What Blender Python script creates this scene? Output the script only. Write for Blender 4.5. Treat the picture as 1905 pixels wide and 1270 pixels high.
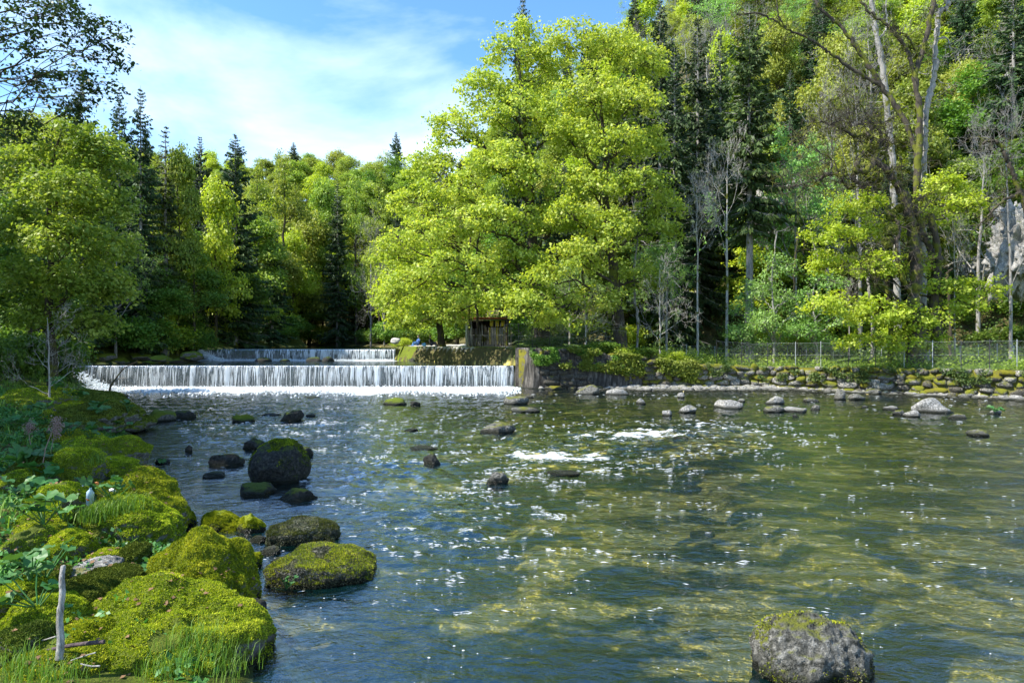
import bpy, math, random
import numpy as np
from mathutils import Vector
S = bpy.context.scene
for o in list(bpy.data.objects): bpy.data.objects.remove(o)
COL = S.collection
# ------------------------------------------------------------------ camera, sky, sun
F = 1241.0
cam = bpy.data.cameras.new("camera"); camo = bpy.data.objects.new("camera", cam); COL.objects.link(camo)
camo.location = (0, 0, 3.5); camo.rotation_euler = (math.radians(90), 0, 0)
cam.sensor_width = 36; cam.lens = 36 * F / 1905; cam.clip_end = 3000; cam.clip_start = 0.1
S.camera = camo
SUN_AZ = math.atan2(-0.92, -0.26)      # direction towards the sun: left of the river, a little behind the camera
SUN_EL = math.radians(50)
sd = Vector((math.cos(SUN_EL) * math.sin(SUN_AZ), math.cos(SUN_EL) * math.cos(SUN_AZ), math.sin(SUN_EL)))
W = bpy.data.worlds.new("World"); S.world = W; W.use_nodes = True
nt = W.node_tree; nt.nodes.clear()
def N(nt, t, **k):
    n = nt.nodes.new(t)
    for a, b in k.items():
        if a in ('ins',):
            for kk, v in b.items(): n.inputs[kk].default_value = v
        else: setattr(n, a, b)
    return n
def L(nt, a, b): nt.links.new(a, b)
sky = N(nt, 'ShaderNodeTexSky', sky_type='NISHITA', sun_disc=False)
sky.sun_elevation = SUN_EL; sky.sun_rotation = SUN_AZ; sky.altitude = 600; sky.air_density = 1.0; sky.dust_density = 0.4; sky.ozone_density = 1.2
tc = N(nt, 'ShaderNodeTexCoord'); mp = N(nt, 'ShaderNodeMapping'); mp.inputs['Rotation'].default_value = (0, 0.35, 0.5); mp.inputs['Scale'].default_value = (1.2, 1.3, 2.6)
mp.inputs['Location'].default_value = (0.3, 0.25, 0.1)
cn = N(nt, 'ShaderNodeTexNoise', ins={'Scale': 1.9, 'Detail': 7.0, 'Roughness': 0.55, 'Distortion': 0.25})
cr = N(nt, 'ShaderNodeValToRGB'); cr.color_ramp.elements[0].position = 0.36; cr.color_ramp.elements[1].position = 0.64
cr.color_ramp.elements[1].color = (0.72, 0.72, 0.72, 1)
L(nt, tc.outputs['Generated'], mp.inputs[0]); L(nt, mp.outputs[0], cn.inputs['Vector']); sz = N(nt, 'ShaderNodeSeparateXYZ'); L(nt, tc.outputs['Generated'], sz.inputs[0]); ca = N(nt, 'ShaderNodeMath', operation='MULTIPLY_ADD'); ca.inputs[1].default_value = -.42; ca.inputs[2].default_value = .125; L(nt, sz.outputs[2], ca.inputs[0])
cb = N(nt, 'ShaderNodeMath', operation='ADD'); L(nt, ca.outputs[0], cb.inputs[0]); L(nt, cn.outputs[0], cb.inputs[1]); L(nt, cb.outputs[0], cr.inputs[0])
mx = N(nt, 'ShaderNodeMixRGB'); mx.inputs[2].default_value = (5.0, 5.9, 6.5, 1)
tn = N(nt, 'ShaderNodeMixRGB', blend_type='MULTIPLY'); tn.inputs[0].default_value = 1; tn.inputs[2].default_value = (.60, .88, 1.08, 1); L(nt, sky.outputs[0], tn.inputs[1])
L(nt, cr.outputs[0], mx.inputs[0]); L(nt, tn.outputs[0], mx.inputs[1])
bg = N(nt, 'ShaderNodeBackground'); bg.inputs[1].default_value = 0.15
out = N(nt, 'ShaderNodeOutputWorld'); L(nt, mx.outputs[0], bg.inputs[0]); L(nt, bg.outputs[0], out.inputs[0])
sl = bpy.data.lights.new("sun", 'SUN'); sl.energy = 5.0; sl.angle = math.radians(0.5); sl.color = (1, 0.95, 0.86)
so = bpy.data.objects.new("sun", sl); COL.objects.link(so); so.rotation_euler = sd.to_track_quat('Z', 'Y').to_euler(); so.location = (-40, -20, 60)
S.view_settings.view_transform = 'Standard'; S.view_settings.look = 'None'; S.view_settings.gamma = 1; S.view_settings.use_curve_mapping = False
S.view_settings.exposure = 1.1
S.render.engine = 'CYCLES'
cy = S.cycles
cy.max_bounces = 7; cy.diffuse_bounces = 3; cy.glossy_bounces = 3; cy.transmission_bounces = 4; cy.transparent_max_bounces = 10
cy.caustics_reflective = False; cy.caustics_refractive = False; cy.sample_clamp_indirect = 6; cy.sample_clamp_direct = 12
cy.use_denoising = True
try: cy.denoiser = 'OPENIMAGEDENOISE'
except Exception: pass
# ------------------------------------------------------------------ numbers
R = np.random.default_rng(7)
def P(px, py, d): return np.array([(px - 952.5) / F * d, d, 3.5 - (py - 635) / F * d])
def X(px, d): return (px - 952.5) / F * d
def _h(ix, iy, iz, s):
    n = (ix * 374761393 + iy * 668265263 + iz * 2147483647 + s * 1274126177) & 0xFFFFFFFF
    n = ((n ^ (n >> 13)) * 1274126177) & 0xFFFFFFFF
    n = ((n ^ (n >> 16)) * 2246822519) & 0xFFFFFFFF
    return ((n ^ (n >> 15)) & 0xFFFF) / 65535.0
def vn(x, y, z=0.0, s=0):
    x, y, z = np.broadcast_arrays(np.asarray(x, float), np.asarray(y, float), np.asarray(z, float))
    fx, fy, fz = np.floor(x), np.floor(y), np.floor(z)
    ix, iy, iz = fx.astype(np.int64), fy.astype(np.int64), fz.astype(np.int64)
    u, v, w = x - fx, y - fy, z - fz
    u = u * u * (3 - 2 * u); v = v * v * (3 - 2 * v); w = w * w * (3 - 2 * w)
    r = 0
    for a in (0, 1):
        for b in (0, 1):
            for c in (0, 1):
                r = r + _h(ix + a, iy + b, iz + c, s) * (u if a else 1 - u) * (v if b else 1 - v) * (w if c else 1 - w)
    return r
def fbm(x, y, z=0.0, o=4, s=0, g=0.5):
    r = 0; a = 1; t = 0
    for i in range(o):
        r = r + a * vn(x * 2**i, y * 2**i, z * 2**i if np.ndim(z) or z else 0.0, s + i); t += a; a *= g
    return r / t
def ss(a, b, x):
    t = np.clip((x - a) / (b - a), 0, 1); return t * t * (3 - 2 * t)
# ------------------------------------------------------------------ mesh + object helpers
def mesh(name, V, faces, attrs=None, smooth=True, mats=None, matidx=None):
    """V (n,3); faces: list of int arrays (m,3) or (m,4)"""
    me = bpy.data.meshes.new(name)
    V = np.ascontiguousarray(V, dtype=np.float32)
    faces = [np.asarray(f, dtype=np.int32) for f in faces if len(f)]
    me.vertices.add(len(V)); me.vertices.foreach_set('co', V.ravel())
    loops = np.concatenate([f.ravel() for f in faces]); tot = np.concatenate([np.full(len(f), f.shape[1], np.int32) for f in faces])
    st = np.concatenate([[0], np.cumsum(tot)[:-1]]).astype(np.int32)
    me.loops.add(len(loops)); me.loops.foreach_set('vertex_index', loops)
    me.polygons.add(len(tot)); me.polygons.foreach_set('loop_start', st)
    try: me.polygons.foreach_set('loop_total', tot)
    except Exception: pass
    if smooth: me.polygons.foreach_set('use_smooth', np.ones(len(tot), bool))
    if mats:
        for m in mats: me.materials.append(m)
    if matidx is not None: me.polygons.foreach_set('material_index', np.asarray(matidx, np.int32))
    for k, v in (attrs or {}).items():
        at = me.attributes.new(k, 'FLOAT', 'POINT'); at.data.foreach_set('value', np.ascontiguousarray(v, dtype=np.float32))
    me.update(calc_edges=True)
    return me
def obj(name, me, parent=None, loc=None, kind=None):
    o = bpy.data.objects.new(name, me); COL.objects.link(o)
    if parent is not None: o.parent = parent
    if loc is not None: o.location = loc
    if kind: o['kind'] = kind
    return o
def tag(o, label, cat, group=None):
    o['label'] = label; o['category'] = cat
    if group: o['group'] = group
    return o
def thing(name, label, cat, loc=(0, 0, 0), rz=0, group=None):
    o = bpy.data.objects.new(name, None); COL.objects.link(o); o.empty_display_size = 0.2
    o.location = tuple(float(v) for v in loc); o.rotation_euler = (0, 0, rz)
    return tag(o, label, cat, group)
def copy_tree(o, loc, rz, sc, label, cat=None, group=None):
    r = o.copy(); COL.objects.link(r); r.location = tuple(float(v) for v in loc); r.rotation_euler = (0, 0, rz); r.scale = sc
    r['label'] = label
    if cat: r['category'] = cat
    if group: r['group'] = group
    elif 'group' in r: del r['group']
    for ch in o.children:
        c = ch.copy(); COL.objects.link(c); c.parent = r
        for g in ch.children:
            d = g.copy(); COL.objects.link(d); d.parent = c
    return r
class Geo:
    def __init__(s): s.V = []; s.Fq = []; s.Ft = []; s.n = 0
    def add(s, V, q=None, t=None):
        if q is not None and len(q): s.Fq.append(np.asarray(q) + s.n)
        if t is not None and len(t): s.Ft.append(np.asarray(t) + s.n)
        s.V.append(V); s.n += len(V)
    def mesh(s, name, mats, smooth=True):
        f = []
        if s.Fq: f.append(np.concatenate(s.Fq))
        if s.Ft: f.append(np.concatenate(s.Ft))
        return mesh(name, np.concatenate(s.V), f, mats=mats, smooth=smooth)
def tubes(G, Pn, Rn, k=4):
    """batch of tubes: Pn (n,m,3), Rn (n,m)"""
    Pn = np.asarray(Pn, float); Rn = np.asarray(Rn, float)
    if Pn.ndim == 2: Pn = Pn[None]; Rn = Rn[None]
    n, m, _ = Pn.shape
    if n == 0: return
    T = np.gradient(Pn, axis=1); T /= np.linalg.norm(T, axis=2, keepdims=True) + 1e-9
    ref = np.where(np.abs(T.mean(1)[:, 2:3]) > 0.8, np.array([[1., 0, 0]]), np.array([[0, 0, 1.]]))[:, None, :]
    U = np.cross(T, ref); U /= np.linalg.norm(U, axis=2, keepdims=True) + 1e-9
    Vv = np.cross(T, U)
    a = np.arange(k) * 2 * np.pi / k
    ring = Pn[:, :, None, :] + Rn[:, :, None, None] * (U[:, :, None, :] * np.cos(a)[None, None, :, None] + Vv[:, :, None, :] * np.sin(a)[None, None, :, None])
    V = ring.reshape(-1, 3)
    i = np.arange(n)[:, None, None] * m * k + np.arange(m - 1)[None, :, None] * k
    j = np.arange(k)[None, None, :]; j2 = (j + 1) % k
    q = np.stack([i + j, i + j2, i + k + j2, i + k + j], -1).reshape(-1, 4)
    G.add(V, q=q)
def bend(rng, A, B, m=5, bow=0.1, jit=0.05):
    """curved polylines from A (n,3) to B (n,3)"""
    A = np.atleast_2d(A); B = np.atleast_2d(B); n = len(A)
    t = np.linspace(0, 1, m)[None, :, None]; D = np.linalg.norm(B - A, axis=1)[:, None, None]
    Q = A[:, None, :] * (1 - t) + B[:, None, :] * t
    Q[:, :, 2:3] += bow * D * np.sin(np.pi * t) if np.isscalar(bow) else 0
    J = rng.normal(size=(n, m, 3)) * jit * D; J[:, 0] = 0; J[:, -1] = 0
    return Q + J
def cat_rom(pts, m=24):
    pts = np.asarray(pts, float); n = len(pts); t = np.linspace(0, n - 1, m); i = np.clip(t.astype(int), 0, n - 2); u = (t - i)[:, None]
    p0 = pts[np.clip(i - 1, 0, n - 1)]; p1 = pts[i]; p2 = pts[i + 1]; p3 = pts[np.clip(i + 2, 0, n - 1)]
    return 0.5 * ((2 * p1) + (-p0 + p2) * u + (2 * p0 - 5 * p1 + 4 * p2 - p3) * u**2 + (-p0 + 3 * p1 - 3 * p2 + p3) * u**3)
# ------------------------------------------------------------------ materials
def mat(name):
    m = bpy.data.materials.new(name); m.use_nodes = True; nt = m.node_tree; nt.nodes.clear()
    o = N(nt, 'ShaderNodeOutputMaterial'); return m, nt, o
def ramp(nt, stops):
    r = N(nt, 'ShaderNodeValToRGB'); e = r.color_ramp.elements
    while len(e) > 1: e.remove(e[-1])
    e[0].position = stops[0][0]; e[0].color = (*stops[0][1], 1)
    for p, c in stops[1:]:
        x = e.new(p); x.color = (*c, 1)
    return r
def noise(nt, scale, detail=4, rough=0.55, vec=None, dist=0.0):
    n = N(nt, 'ShaderNodeTexNoise', ins={'Scale': scale, 'Detail': detail, 'Roughness': rough, 'Distortion': dist})
    if vec is not None: L(nt, vec, n.inputs['Vector'])
    return n
def math_(nt, op, a, b=None, c=None):
    n = N(nt, 'ShaderNodeMath', operation=op)
    for i, v in enumerate((a, b, c)):
        if v is None: continue
        if isinstance(v, (int, float)): n.inputs[i].default_value = v
        else: L(nt, v, n.inputs[i])
    return n.outputs[0]
def mixc(nt, f, a, b, blend='MIX'):
    n = N(nt, 'ShaderNodeMixRGB', blend_type=blend)
    for i, v in enumerate((f, a, b)):
        if isinstance(v, (int, float)): n.inputs[i].default_value = v
        elif isinstance(v, tuple): n.inputs[i].default_value = (*v, 1)
        else: L(nt, v, n.inputs[i])
    return n.outputs[0]
def leaf_mat(name, stops, trans=0.45, rough=0.5, spec=0.35, tscale=(1.0, 1.0, 0.5), hue=0.03, val=0.35, nscale=0.35):
    m, nt, o = mat(name)
    g = N(nt, 'ShaderNodeNewGeometry'); oi = N(nt, 'ShaderNodeObjectInfo')
    nz = noise(nt, nscale, 3, 0.6, g.outputs['Position'])
    f = math_(nt, 'ADD', math_(nt, 'MULTIPLY', g.outputs['Random Per Island'], 0.5), math_(nt, 'MULTIPLY_ADD', nz.outputs[0], 1.1, -0.3))
    rp = ramp(nt, stops); L(nt, f, rp.inputs[0])
    hs = N(nt, 'ShaderNodeHueSaturation'); L(nt, rp.outputs[0], hs.inputs['Color'])
    L(nt, math_(nt, 'MULTIPLY_ADD', oi.outputs['Random'], hue, 0.5 - hue / 2), hs.inputs['Hue'])
    L(nt, math_(nt, 'MULTIPLY_ADD', oi.outputs['Random'], val, 1 - val / 2), hs.inputs['Value'])
    b = N(nt, 'ShaderNodeBsdfPrincipled', ins={'Roughness': rough, 'Specular IOR Level': spec}); L(nt, hs.outputs[0], b.inputs['Base Color'])
    t = N(nt, 'ShaderNodeBsdfTranslucent'); L(nt, mixc(nt, 1.0, hs.outputs[0], tscale, 'MULTIPLY'), t.inputs[0])
    mx = N(nt, 'ShaderNodeMixShader'); mx.inputs[0].default_value = trans
    L(nt, b.outputs[0], mx.inputs[1]); L(nt, t.outputs[0], mx.inputs[2]); L(nt, mx.outputs[0], o.inputs[0])
    return m
M = {}
M['lime'] = leaf_mat('maple_leaf', [(0, (.10, .18, .02)), (.42, (.36, .47, .05)), (1, (.66, .70, .17))], 0.5, tscale=(1.2, 1.15, .55), hue=.004, val=.08)
M['limeb'] = leaf_mat('bright_lime_leaf', [(0, (.20, .31, .02)), (.5, (.42, .53, .05)), (1, (.64, .70, .15))], 0.5, tscale=(1.15, 1.15, .4), hue=.01, val=.1)
M['beech'] = leaf_mat('beech_leaf', [(0, (.11, .20, .02)), (.5, (.28, .38, .05)), (1, (.52, .58, .14))], 0.5, hue=.03)
M['green'] = leaf_mat('green_leaf', [(0, (.05, .12, .015)), (.5, (.13, .24, .03)), (1, (.27, .38, .06))], 0.45, hue=.03)
M['dark'] = leaf_mat('dark_leaf', [(0, (.02, .05, .015)), (.5, (.04, .09, .02)), (1, (.09, .16, .04))], 0.3)
M['pale'] = leaf_mat('yellow_green_leaf', [(0, (.22, .29, .04)), (.5, (.38, .44, .07)), (1, (.54, .55, .14))], 0.45, hue=.02)
M['sap'] = leaf_mat('sapling_leaf', [(0, (.16, .32, .06)), (.5, (.28, .47, .12)), (1, (.42, .58, .2))], 0.45)
M['ivy'] = leaf_mat('undergrowth_leaf', [(0, (.03, .07, .015)), (.5, (.08, .14, .03)), (1, (.22, .26, .06))], 0.3)
M['needle'] = leaf_mat('spruce_needle', [(0, (.014, .034, .012)), (.5, (.040, .078, .026)), (1, (.12, .17, .05))], 0.12, rough=.6, spec=.2, val=.5)
M['needleb'] = leaf_mat('olive_spruce_needle', [(0, (.03, .05, .015)), (.5, (.06, .09, .025)), (1, (.11, .15, .04))], 0.15, rough=.6, spec=.2, val=.3)
M['petal'] = leaf_mat('butterbur_leaf', [(0, (.04, .12, .025)), (.5, (.08, .21, .05)), (1, (.22, .40, .08))], 0.35, spec=.45, nscale=1.5)
M['grass'] = leaf_mat('grass_blade', [(0, (.06, .14, .015)), (.5, (.15, .28, .03)), (1, (.34, .46, .09))], 0.35, nscale=1.2)
M['mossb'] = leaf_mat('moss_tuft', [(0, (.06, .10, .008)), (.40, (.19, .27, .014)), (.64, (.48, .53, .03)), (1, (.80, .76, .10))], 0.35, rough=.8, spec=.1, nscale=2.6, val=.3)
M['mossd'] = leaf_mat('dark_moss_tuft', [(0, (.03, .05, .01)), (.5, (.08, .11, .015)), (1, (.22, .26, .03))], 0.2, rough=.8, spec=.1, nscale=3.0)
def bark(name, c0, c1, moss=0.0, sc=3.0):
    m, nt, o = mat(name)
    g = N(nt, 'ShaderNodeNewGeometry'); mp = N(nt, 'ShaderNodeMapping'); mp.inputs['Scale'].default_value = (1, 1, .25); L(nt, g.outputs['Position'], mp.inputs[0])
    nz = noise(nt, sc * 3, 6, .7, mp.outputs[0]); n2 = noise(nt, sc * .5, 4, .6, g.outputs['Position'])
    rp = ramp(nt, [(.3, c0), (.7, c1)]); L(nt, nz.outputs[0], rp.inputs[0]); c = rp.outputs[0]
    if moss:
        rm = ramp(nt, [(.62 - .3 * moss, (0, 0, 0)), (.68 - .25 * moss, (1, 1, 1))]); L(nt, n2.outputs[0], rm.inputs[0])
        c = mixc(nt, rm.outputs[0], c, (.11, .12, .015))
    b = N(nt, 'ShaderNodeBsdfPrincipled', ins={'Roughness': .85, 'Specular IOR Level': .2}); L(nt, c, b.inputs['Base Color'])
    bp = N(nt, 'ShaderNodeBump', ins={'Strength': .8, 'Distance': .04}); L(nt, nz.outputs[0], bp.inputs['Height']); L(nt, bp.outputs[0], b.inputs['Normal'])
    L(nt, b.outputs[0], o.inputs[0]); return m
M['bark'] = bark('dark_bark', (.025, .02, .014), (.09, .075, .055), .35)
M['barkm'] = bark('mossy_bark', (.022, .017, .012), (.10, .085, .065), .42)
M['barkg'] = bark('grey_bark', (.12, .115, .105), (.40, .38, .35), .2)
M['barkp'] = bark('pale_bark', (.22, .20, .17), (.55, .52, .47), .25)
M['wood'] = bark('bleached_wood', (.10, .095, .085), (.55, .53, .49), 0, 9)
M['log'] = bark('dark_wood', (.04, .03, .035), (.16, .12, .12), 0, 8)
def simple(name, c, rough=.6, metal=0, spec=.4, var=.25, sc=8):
    m, nt, o = mat(name)
    g = N(nt, 'ShaderNodeNewGeometry'); nz = noise(nt, sc, 5, .6, g.outputs['Position'])
    b = N(nt, 'ShaderNodeBsdfPrincipled', ins={'Roughness': rough, 'Metallic': metal, 'Specular IOR Level': spec})
    L(nt, mixc(nt, nz.outputs[0], tuple(v * (1 - var) for v in c), tuple(min(1, v * (1 + var)) for v in c)), b.inputs['Base Color'])
    L(nt, b.outputs[0], o.inputs[0]); return m
def rock_mat(name, stone0, stone1, moss, moss_amt, lo=.0, wet=True, dark=0.0, var=0.0, nw=.42, streak=False):
    """moss_amt: 0..1 cover; moss sits where the surface faces up"""
    m, nt, o = mat(name)
    g = N(nt, 'ShaderNodeNewGeometry'); pos = g.outputs['Position']
    p0 = pos
    if streak: mpp = N(nt, 'ShaderNodeMapping'); mpp.inputs['Scale'].default_value = (1, 1, .16); L(nt, pos, mpp.inputs[0]); p0 = mpp.outputs[0]
    n1 = noise(nt, 2.2, 8, .65, p0); n2 = noise(nt, 14 if not streak else 5, 6, .7, p0); n3 = noise(nt, 60, 3, .6, pos); n4 = noise(nt, 1.1, 6, .7, pos)
    rp = ramp(nt, [(.36, stone0), (.52, tuple(a * .65 + b * .35 for a, b in zip(stone0, stone1))), (.64, stone1)]); L(nt, n2.outputs[0], rp.inputs[0])
    sep = N(nt, 'ShaderNodeSeparateXYZ'); L(nt, g.outputs['Normal'], sep.inputs[0])
    v = math_(nt, 'ADD', math_(nt, 'MULTIPLY_ADD', sep.outputs[2], nw, .42 * .4 - nw * .4), math_(nt, 'ADD', math_(nt, 'MULTIPLY', n1.outputs[0], 1.0), math_(nt, 'MULTIPLY', n2.outputs[0], .5)))
    mr = ramp(nt, [(0.0, (0, 0, 0)), (0.001, (0, 0, 0))]);
    e = mr.color_ramp.elements; th = 1.32 - .85 * moss_amt; e[0].position = max(0, th - .06) ; e[1].position = min(1, th + .06); e[1].color = (1, 1, 1, 1)
    # ramp clamps at 1, so scale the value into 0..1
    vv = math_(nt, 'MULTIPLY', v, .6); e[0].position = max(0, (th - .07) * .6); e[1].position = min(1, (th + .07) * .6)
    L(nt, vv, mr.inputs[0])
    mrp = ramp(nt, [(.25, tuple(x * .35 for x in moss)), (.5, moss), (.75, tuple(min(1, x * 1.7) for x in moss))])
    L(nt, math_(nt, 'ADD', math_(nt, 'MULTIPLY', n3.outputs[0], .6), math_(nt, 'MULTIPLY', n4.outputs[0], .4)), mrp.inputs[0])
    if var:
        oi = N(nt, 'ShaderNodeObjectInfo'); L(nt, math_(nt, 'ADD', vv, math_(nt, 'MULTIPLY_ADD', oi.outputs['Random'], .22 * var, -.11 * var)), mr.inputs[0])
        rr_ = N(nt, 'ShaderNodeHueSaturation'); L(nt, rp.outputs[0], rr_.inputs['Color']); w1_ = N(nt, 'ShaderNodeTexWhiteNoise', noise_dimensions='1D'); L(nt, oi.outputs['Random'], w1_.inputs['W']); L(nt, math_(nt, 'MULTIPLY_ADD', w1_.outputs[0], .9 * var, 1 - .5 * var), rr_.inputs['Value']); rp = rr_
    c = mixc(nt, mr.outputs[0], rp.outputs[0], mrp.outputs[0])
    rough = .8
    b = N(nt, 'ShaderNodeBsdfPrincipled', ins={'Roughness': .8, 'Specular IOR Level': .25})
    if wet:   # algae and wet film just above the waterline
        sp = N(nt, 'ShaderNodeSeparateXYZ'); L(nt, pos, sp.inputs[0])
        wz = math_(nt, 'ADD', sp.outputs[2], math_(nt, 'MULTIPLY', n2.outputs[0], -.16))
        wr = ramp(nt, [(.0, (1, 1, 1)), (.12, (0, 0, 0))]); L(nt, wz, wr.inputs[0])
        c = mixc(nt, wr.outputs[0], c, (.018, .02, .012))
        L(nt, math_(nt, 'MULTIPLY_ADD', wr.outputs[0], -.55, .8), b.inputs['Roughness'])
    L(nt, c, b.inputs['Base Color'])
    bp = N(nt, 'ShaderNodeBump', ins={'Strength': 1.0, 'Distance': .09}); L(nt, math_(nt, 'ADD', n2.outputs[0], math_(nt, 'MULTIPLY', n3.outputs[0], .5)), bp.inputs['Height'])
    L(nt, bp.outputs[0], b.inputs['Normal']); L(nt, b.outputs[0], o.inputs[0]); return m
MOSS = (.24, .28, .012)
M['r_moss'] = rock_mat('mossy_boulder', (.10, .10, .09), (.40, .39, .37), MOSS, .95)
M['r_mossd'] = rock_mat('half_mossy_boulder', (.07, .07, .06), (.30, .29, .27), (.12, .16, .012), .62)
M['r_dark'] = rock_mat('dark_river_rock', (.012, .012, .010), (.085, .085, .075), (.07, .10, .008), .24)
M['r_rough'] = rock_mat('algae_crusted_rock', (.02, .022, .016), (.40, .39, .35), (.14, .15, .02), .22)
M['r_pale'] = rock_mat('pale_limestone_rock', (.10, .10, .09), (.66, .64, .60), (.16, .16, .04), .10)
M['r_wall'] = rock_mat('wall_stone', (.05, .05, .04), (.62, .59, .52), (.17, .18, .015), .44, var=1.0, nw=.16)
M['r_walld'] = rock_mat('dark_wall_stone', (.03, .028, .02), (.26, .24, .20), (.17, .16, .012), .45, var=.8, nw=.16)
M['cliff'] = rock_mat('limestone_cliff', (.22, .21, .19), (.66, .64, .60), (.10, .14, .02), .22, wet=False)
M['concrete'] = rock_mat('stained_concrete', (.012, .010, .008), (.20, .185, .165), (.06, .065, .012), .22, nw=.1, streak=True)
M['r_mossp'] = rock_mat('patchy_mossy_boulder', (.10, .10, .09), (.46, .45, .43), (.14, .18, .012), .70)
M['algae'] = leaf_mat('grey_algae', [(0, (.02, .025, .015)), (.5, (.08, .085, .05)), (1, (.28, .28, .17))], 0.1, rough=.8, spec=.1, nscale=4.0)
# ------------------------------------------------------------------ terrain function
def xl(y): return np.interp(y, [-10, 0, 2, 4, 7, 8.6, 12.2, 16.4, 22, 28, 35, 42, 47, 50, 52, 62, 66, 80, 100, 106, 112, 130], [6, 2.4, 0, -1.9, -2.6, -3.3, -6.0, -8.6, -12.3, -16.0, -21, -26.3, -30.5, -33.2, -33.5, -29.2, -29.2, -29.5, -30.5, -33, -60, -160])
def xr(y): return np.interp(y, [49, 50, 62, 66, 80, 100, 108, 116, 134], [.2, .1, -10.9, -11.2, -14.5, -22, -25, -60, -160])
def yw(x): return np.interp(x, [0, .3, 2, 8, 18, 24, 30, 40, 60], [49.9, 49.6, 48.6, 48.9, 49.2, 45.0, 40, 36, 34])
def terr(x): return np.interp(x, [-30, -10, 0, 3, 6, 11, 18, 25, 30], [3.05, 3.05, 3.0, 2.95, 2.75, 2.05, 1.62, 1.70, 1.80])
def yf(x): return np.interp(x, [-60, -30, -15, -5, 5, 15, 30, 45, 60, 100], [122, 116, 112, 90, 78, 68, 62, 54, 48, 40])
def wlv(y): return np.where(y < 50.3, 0.0, np.where(y < 62.7, 1.69, 2.75))
def Hh(x, y, masks=False):
    x = np.asarray(x, float); y = np.asarray(y, float); x, y = np.broadcast_arrays(x, y)
    s = xl(y) - x
    r = np.where(x >= .1, y - yw(x), np.where(y > 50.3, x - xr(y), -6.0))
    wl = wlv(y)
    n1 = fbm(x * .5, y * .5, o=4, s=3); n2 = fbm(x * 1.7 + 9, y * 1.7, o=4, s=11)
    # river bed
    deep = np.interp(y, [0, 12, 20, 28, 38, 46, 50], [.6, .7, .75, .5, .35, .3, .7])
    deep = deep + (np.maximum(deep, .7) - deep) * ss(8, 0, x) + .45 * ss(4, -3, x)
    shal = np.where(y < 50.3, np.interp(-r, [0, .5, 1.6, 3.6, 9], [-.12, -.02, .06, .15, .4]) - .13 * ss(7, 10, x) * ss(21, 17, x) * ss(3.4, 2.0, -r), 9.)
    shal = np.where((x > 5) & (x < 40), shal, np.where(x > 0, shal + .3, 9.))
    d = np.minimum(deep, np.maximum(shal, -.2)) + (n1 - .5) * .35 * np.clip(deep, 0, 1) * np.where(shal < .15, .3, 1) + np.where(shal < .12, (n2 - .5) * .30, 0)
    d = np.where(y < 50.3, d, .55 + (n1 - .5) * .3)
    d = d * ss(-.1, 1.6, -s + .25) - .1 * ss(1.2, 0, -s)
    z = wl - d
    # left bank
    k = np.interp(y, [0, 14, 22, 30, 42, 50, 62], [.17, .20, .30, .38, .8, .9, .5])
    cap = np.interp(y, [0, 30, 48, 62, 90], [2.6, 2.6, 2.6, 2.2, 1.5]) 
    up = cap * (1 - np.exp(-np.clip(s, 0, None) * k / cap * 1.15)) + .05 * ss(0, .4, s)
    hl = 9 * np.tanh(np.clip(s - 9, 0, None) * .25 / 9)
    hl2 = 12 * np.tanh(.5 * np.clip(-(x + 38), 0, None) / 12) * ss(45, 100, y)
    hf = 34 * np.tanh(.42 * np.clip(y - 88, 0, None) / 34) * ss(0, 6, s)
    zl = wl + up + hl + hl2 * .7 + hf + (n1 - .5) * .5 * ss(0, 3, s) + (n2 - .5) * .12
    zl = np.where(y > 62.7, zl, zl)
    z = np.where(s > 0, zl, z)
    # right bank
    foot = yf(x); sh = np.clip(y - foot, 0, None)
    rise = np.where(x < -8, 3.2, 0) * 0
    tz = terr(x) + rise
    cap_ = np.interp(x, [-60, -15, 0, 30], [46, 44, 70, 95]); hr = cap_ * np.tanh(sh * np.interp(x, [-60, -27, -15, 0, 30], [.92, .8, .6, .62, .85]) / cap_)
    edge = ss(0, np.where(x >= .1, .7, 1.3), r)
    zr = wl * (1 - edge) + tz * edge + hr + (n1 - .5) * .6 * ss(2, 6, r) + (n2 - .5) * .1 * edge + .03 * np.clip(r - 3, 0, None) * ss(-12, 5, x)
    z = np.where(r > 0, zr, z)
    # far valley head
    if masks: return z, s, r, n1, n2, sh
    return z
def Hs(x, y): return float(Hh(np.array([x]), np.array([y]))[0])
def seg(*a):
    o = []
    for lo, hi, st in a: o.append(np.arange(lo, hi, st))
    return np.concatenate(o)
gy = seg((-30, 4, 1.5), (4, 16, .12), (16, 30, .25), (30, 50.05, .4), (50.05, 50.7, .2), (50.7, 62.3, .45), (62.3, 63.1, .2), (63.1, 90, .7), (90, 140, 1.5), (140, 340, 5))
gx = seg((-220, -60, 5), (-60, -34, .8), (-34, -12, .4), (-12, -1, .12), (-1, 42, .5), (42, 110, 1.5), (110, 240, 6))
Xg, Yg = np.meshgrid(gx, gy); Zg, sg, rg, n1g, n2g, shg = Hh(Xg, Yg, True)
ny, nx = Xg.shape
def gridfaces(ny, nx):
    i = (np.arange(ny - 1)[:, None] * nx + np.arange(nx - 1)[None, :]).ravel()
    return np.stack([i, i + 1, i + nx + 1, i + nx], -1)
bedm = ((sg < 0.1) & (rg < 0.05)).astype(float)
gravel = np.where((rg > -2.6) & (rg < .2) & (Xg > 5), 1.0, 0.0)
lawn = np.where((rg > 0) & (shg < .5) & (Yg < 75) & (Xg > 0), 1.0, 0.0)
path = np.where((Xg < 0) & (rg > 1.2) & (Xg > -16) & (Yg > 55) & (Yg < 74) , 1.0, 0.0)
m, nt, o = mat('ground')
g = N(nt, 'ShaderNodeNewGeometry'); pos = g.outputs['Position']
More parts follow.
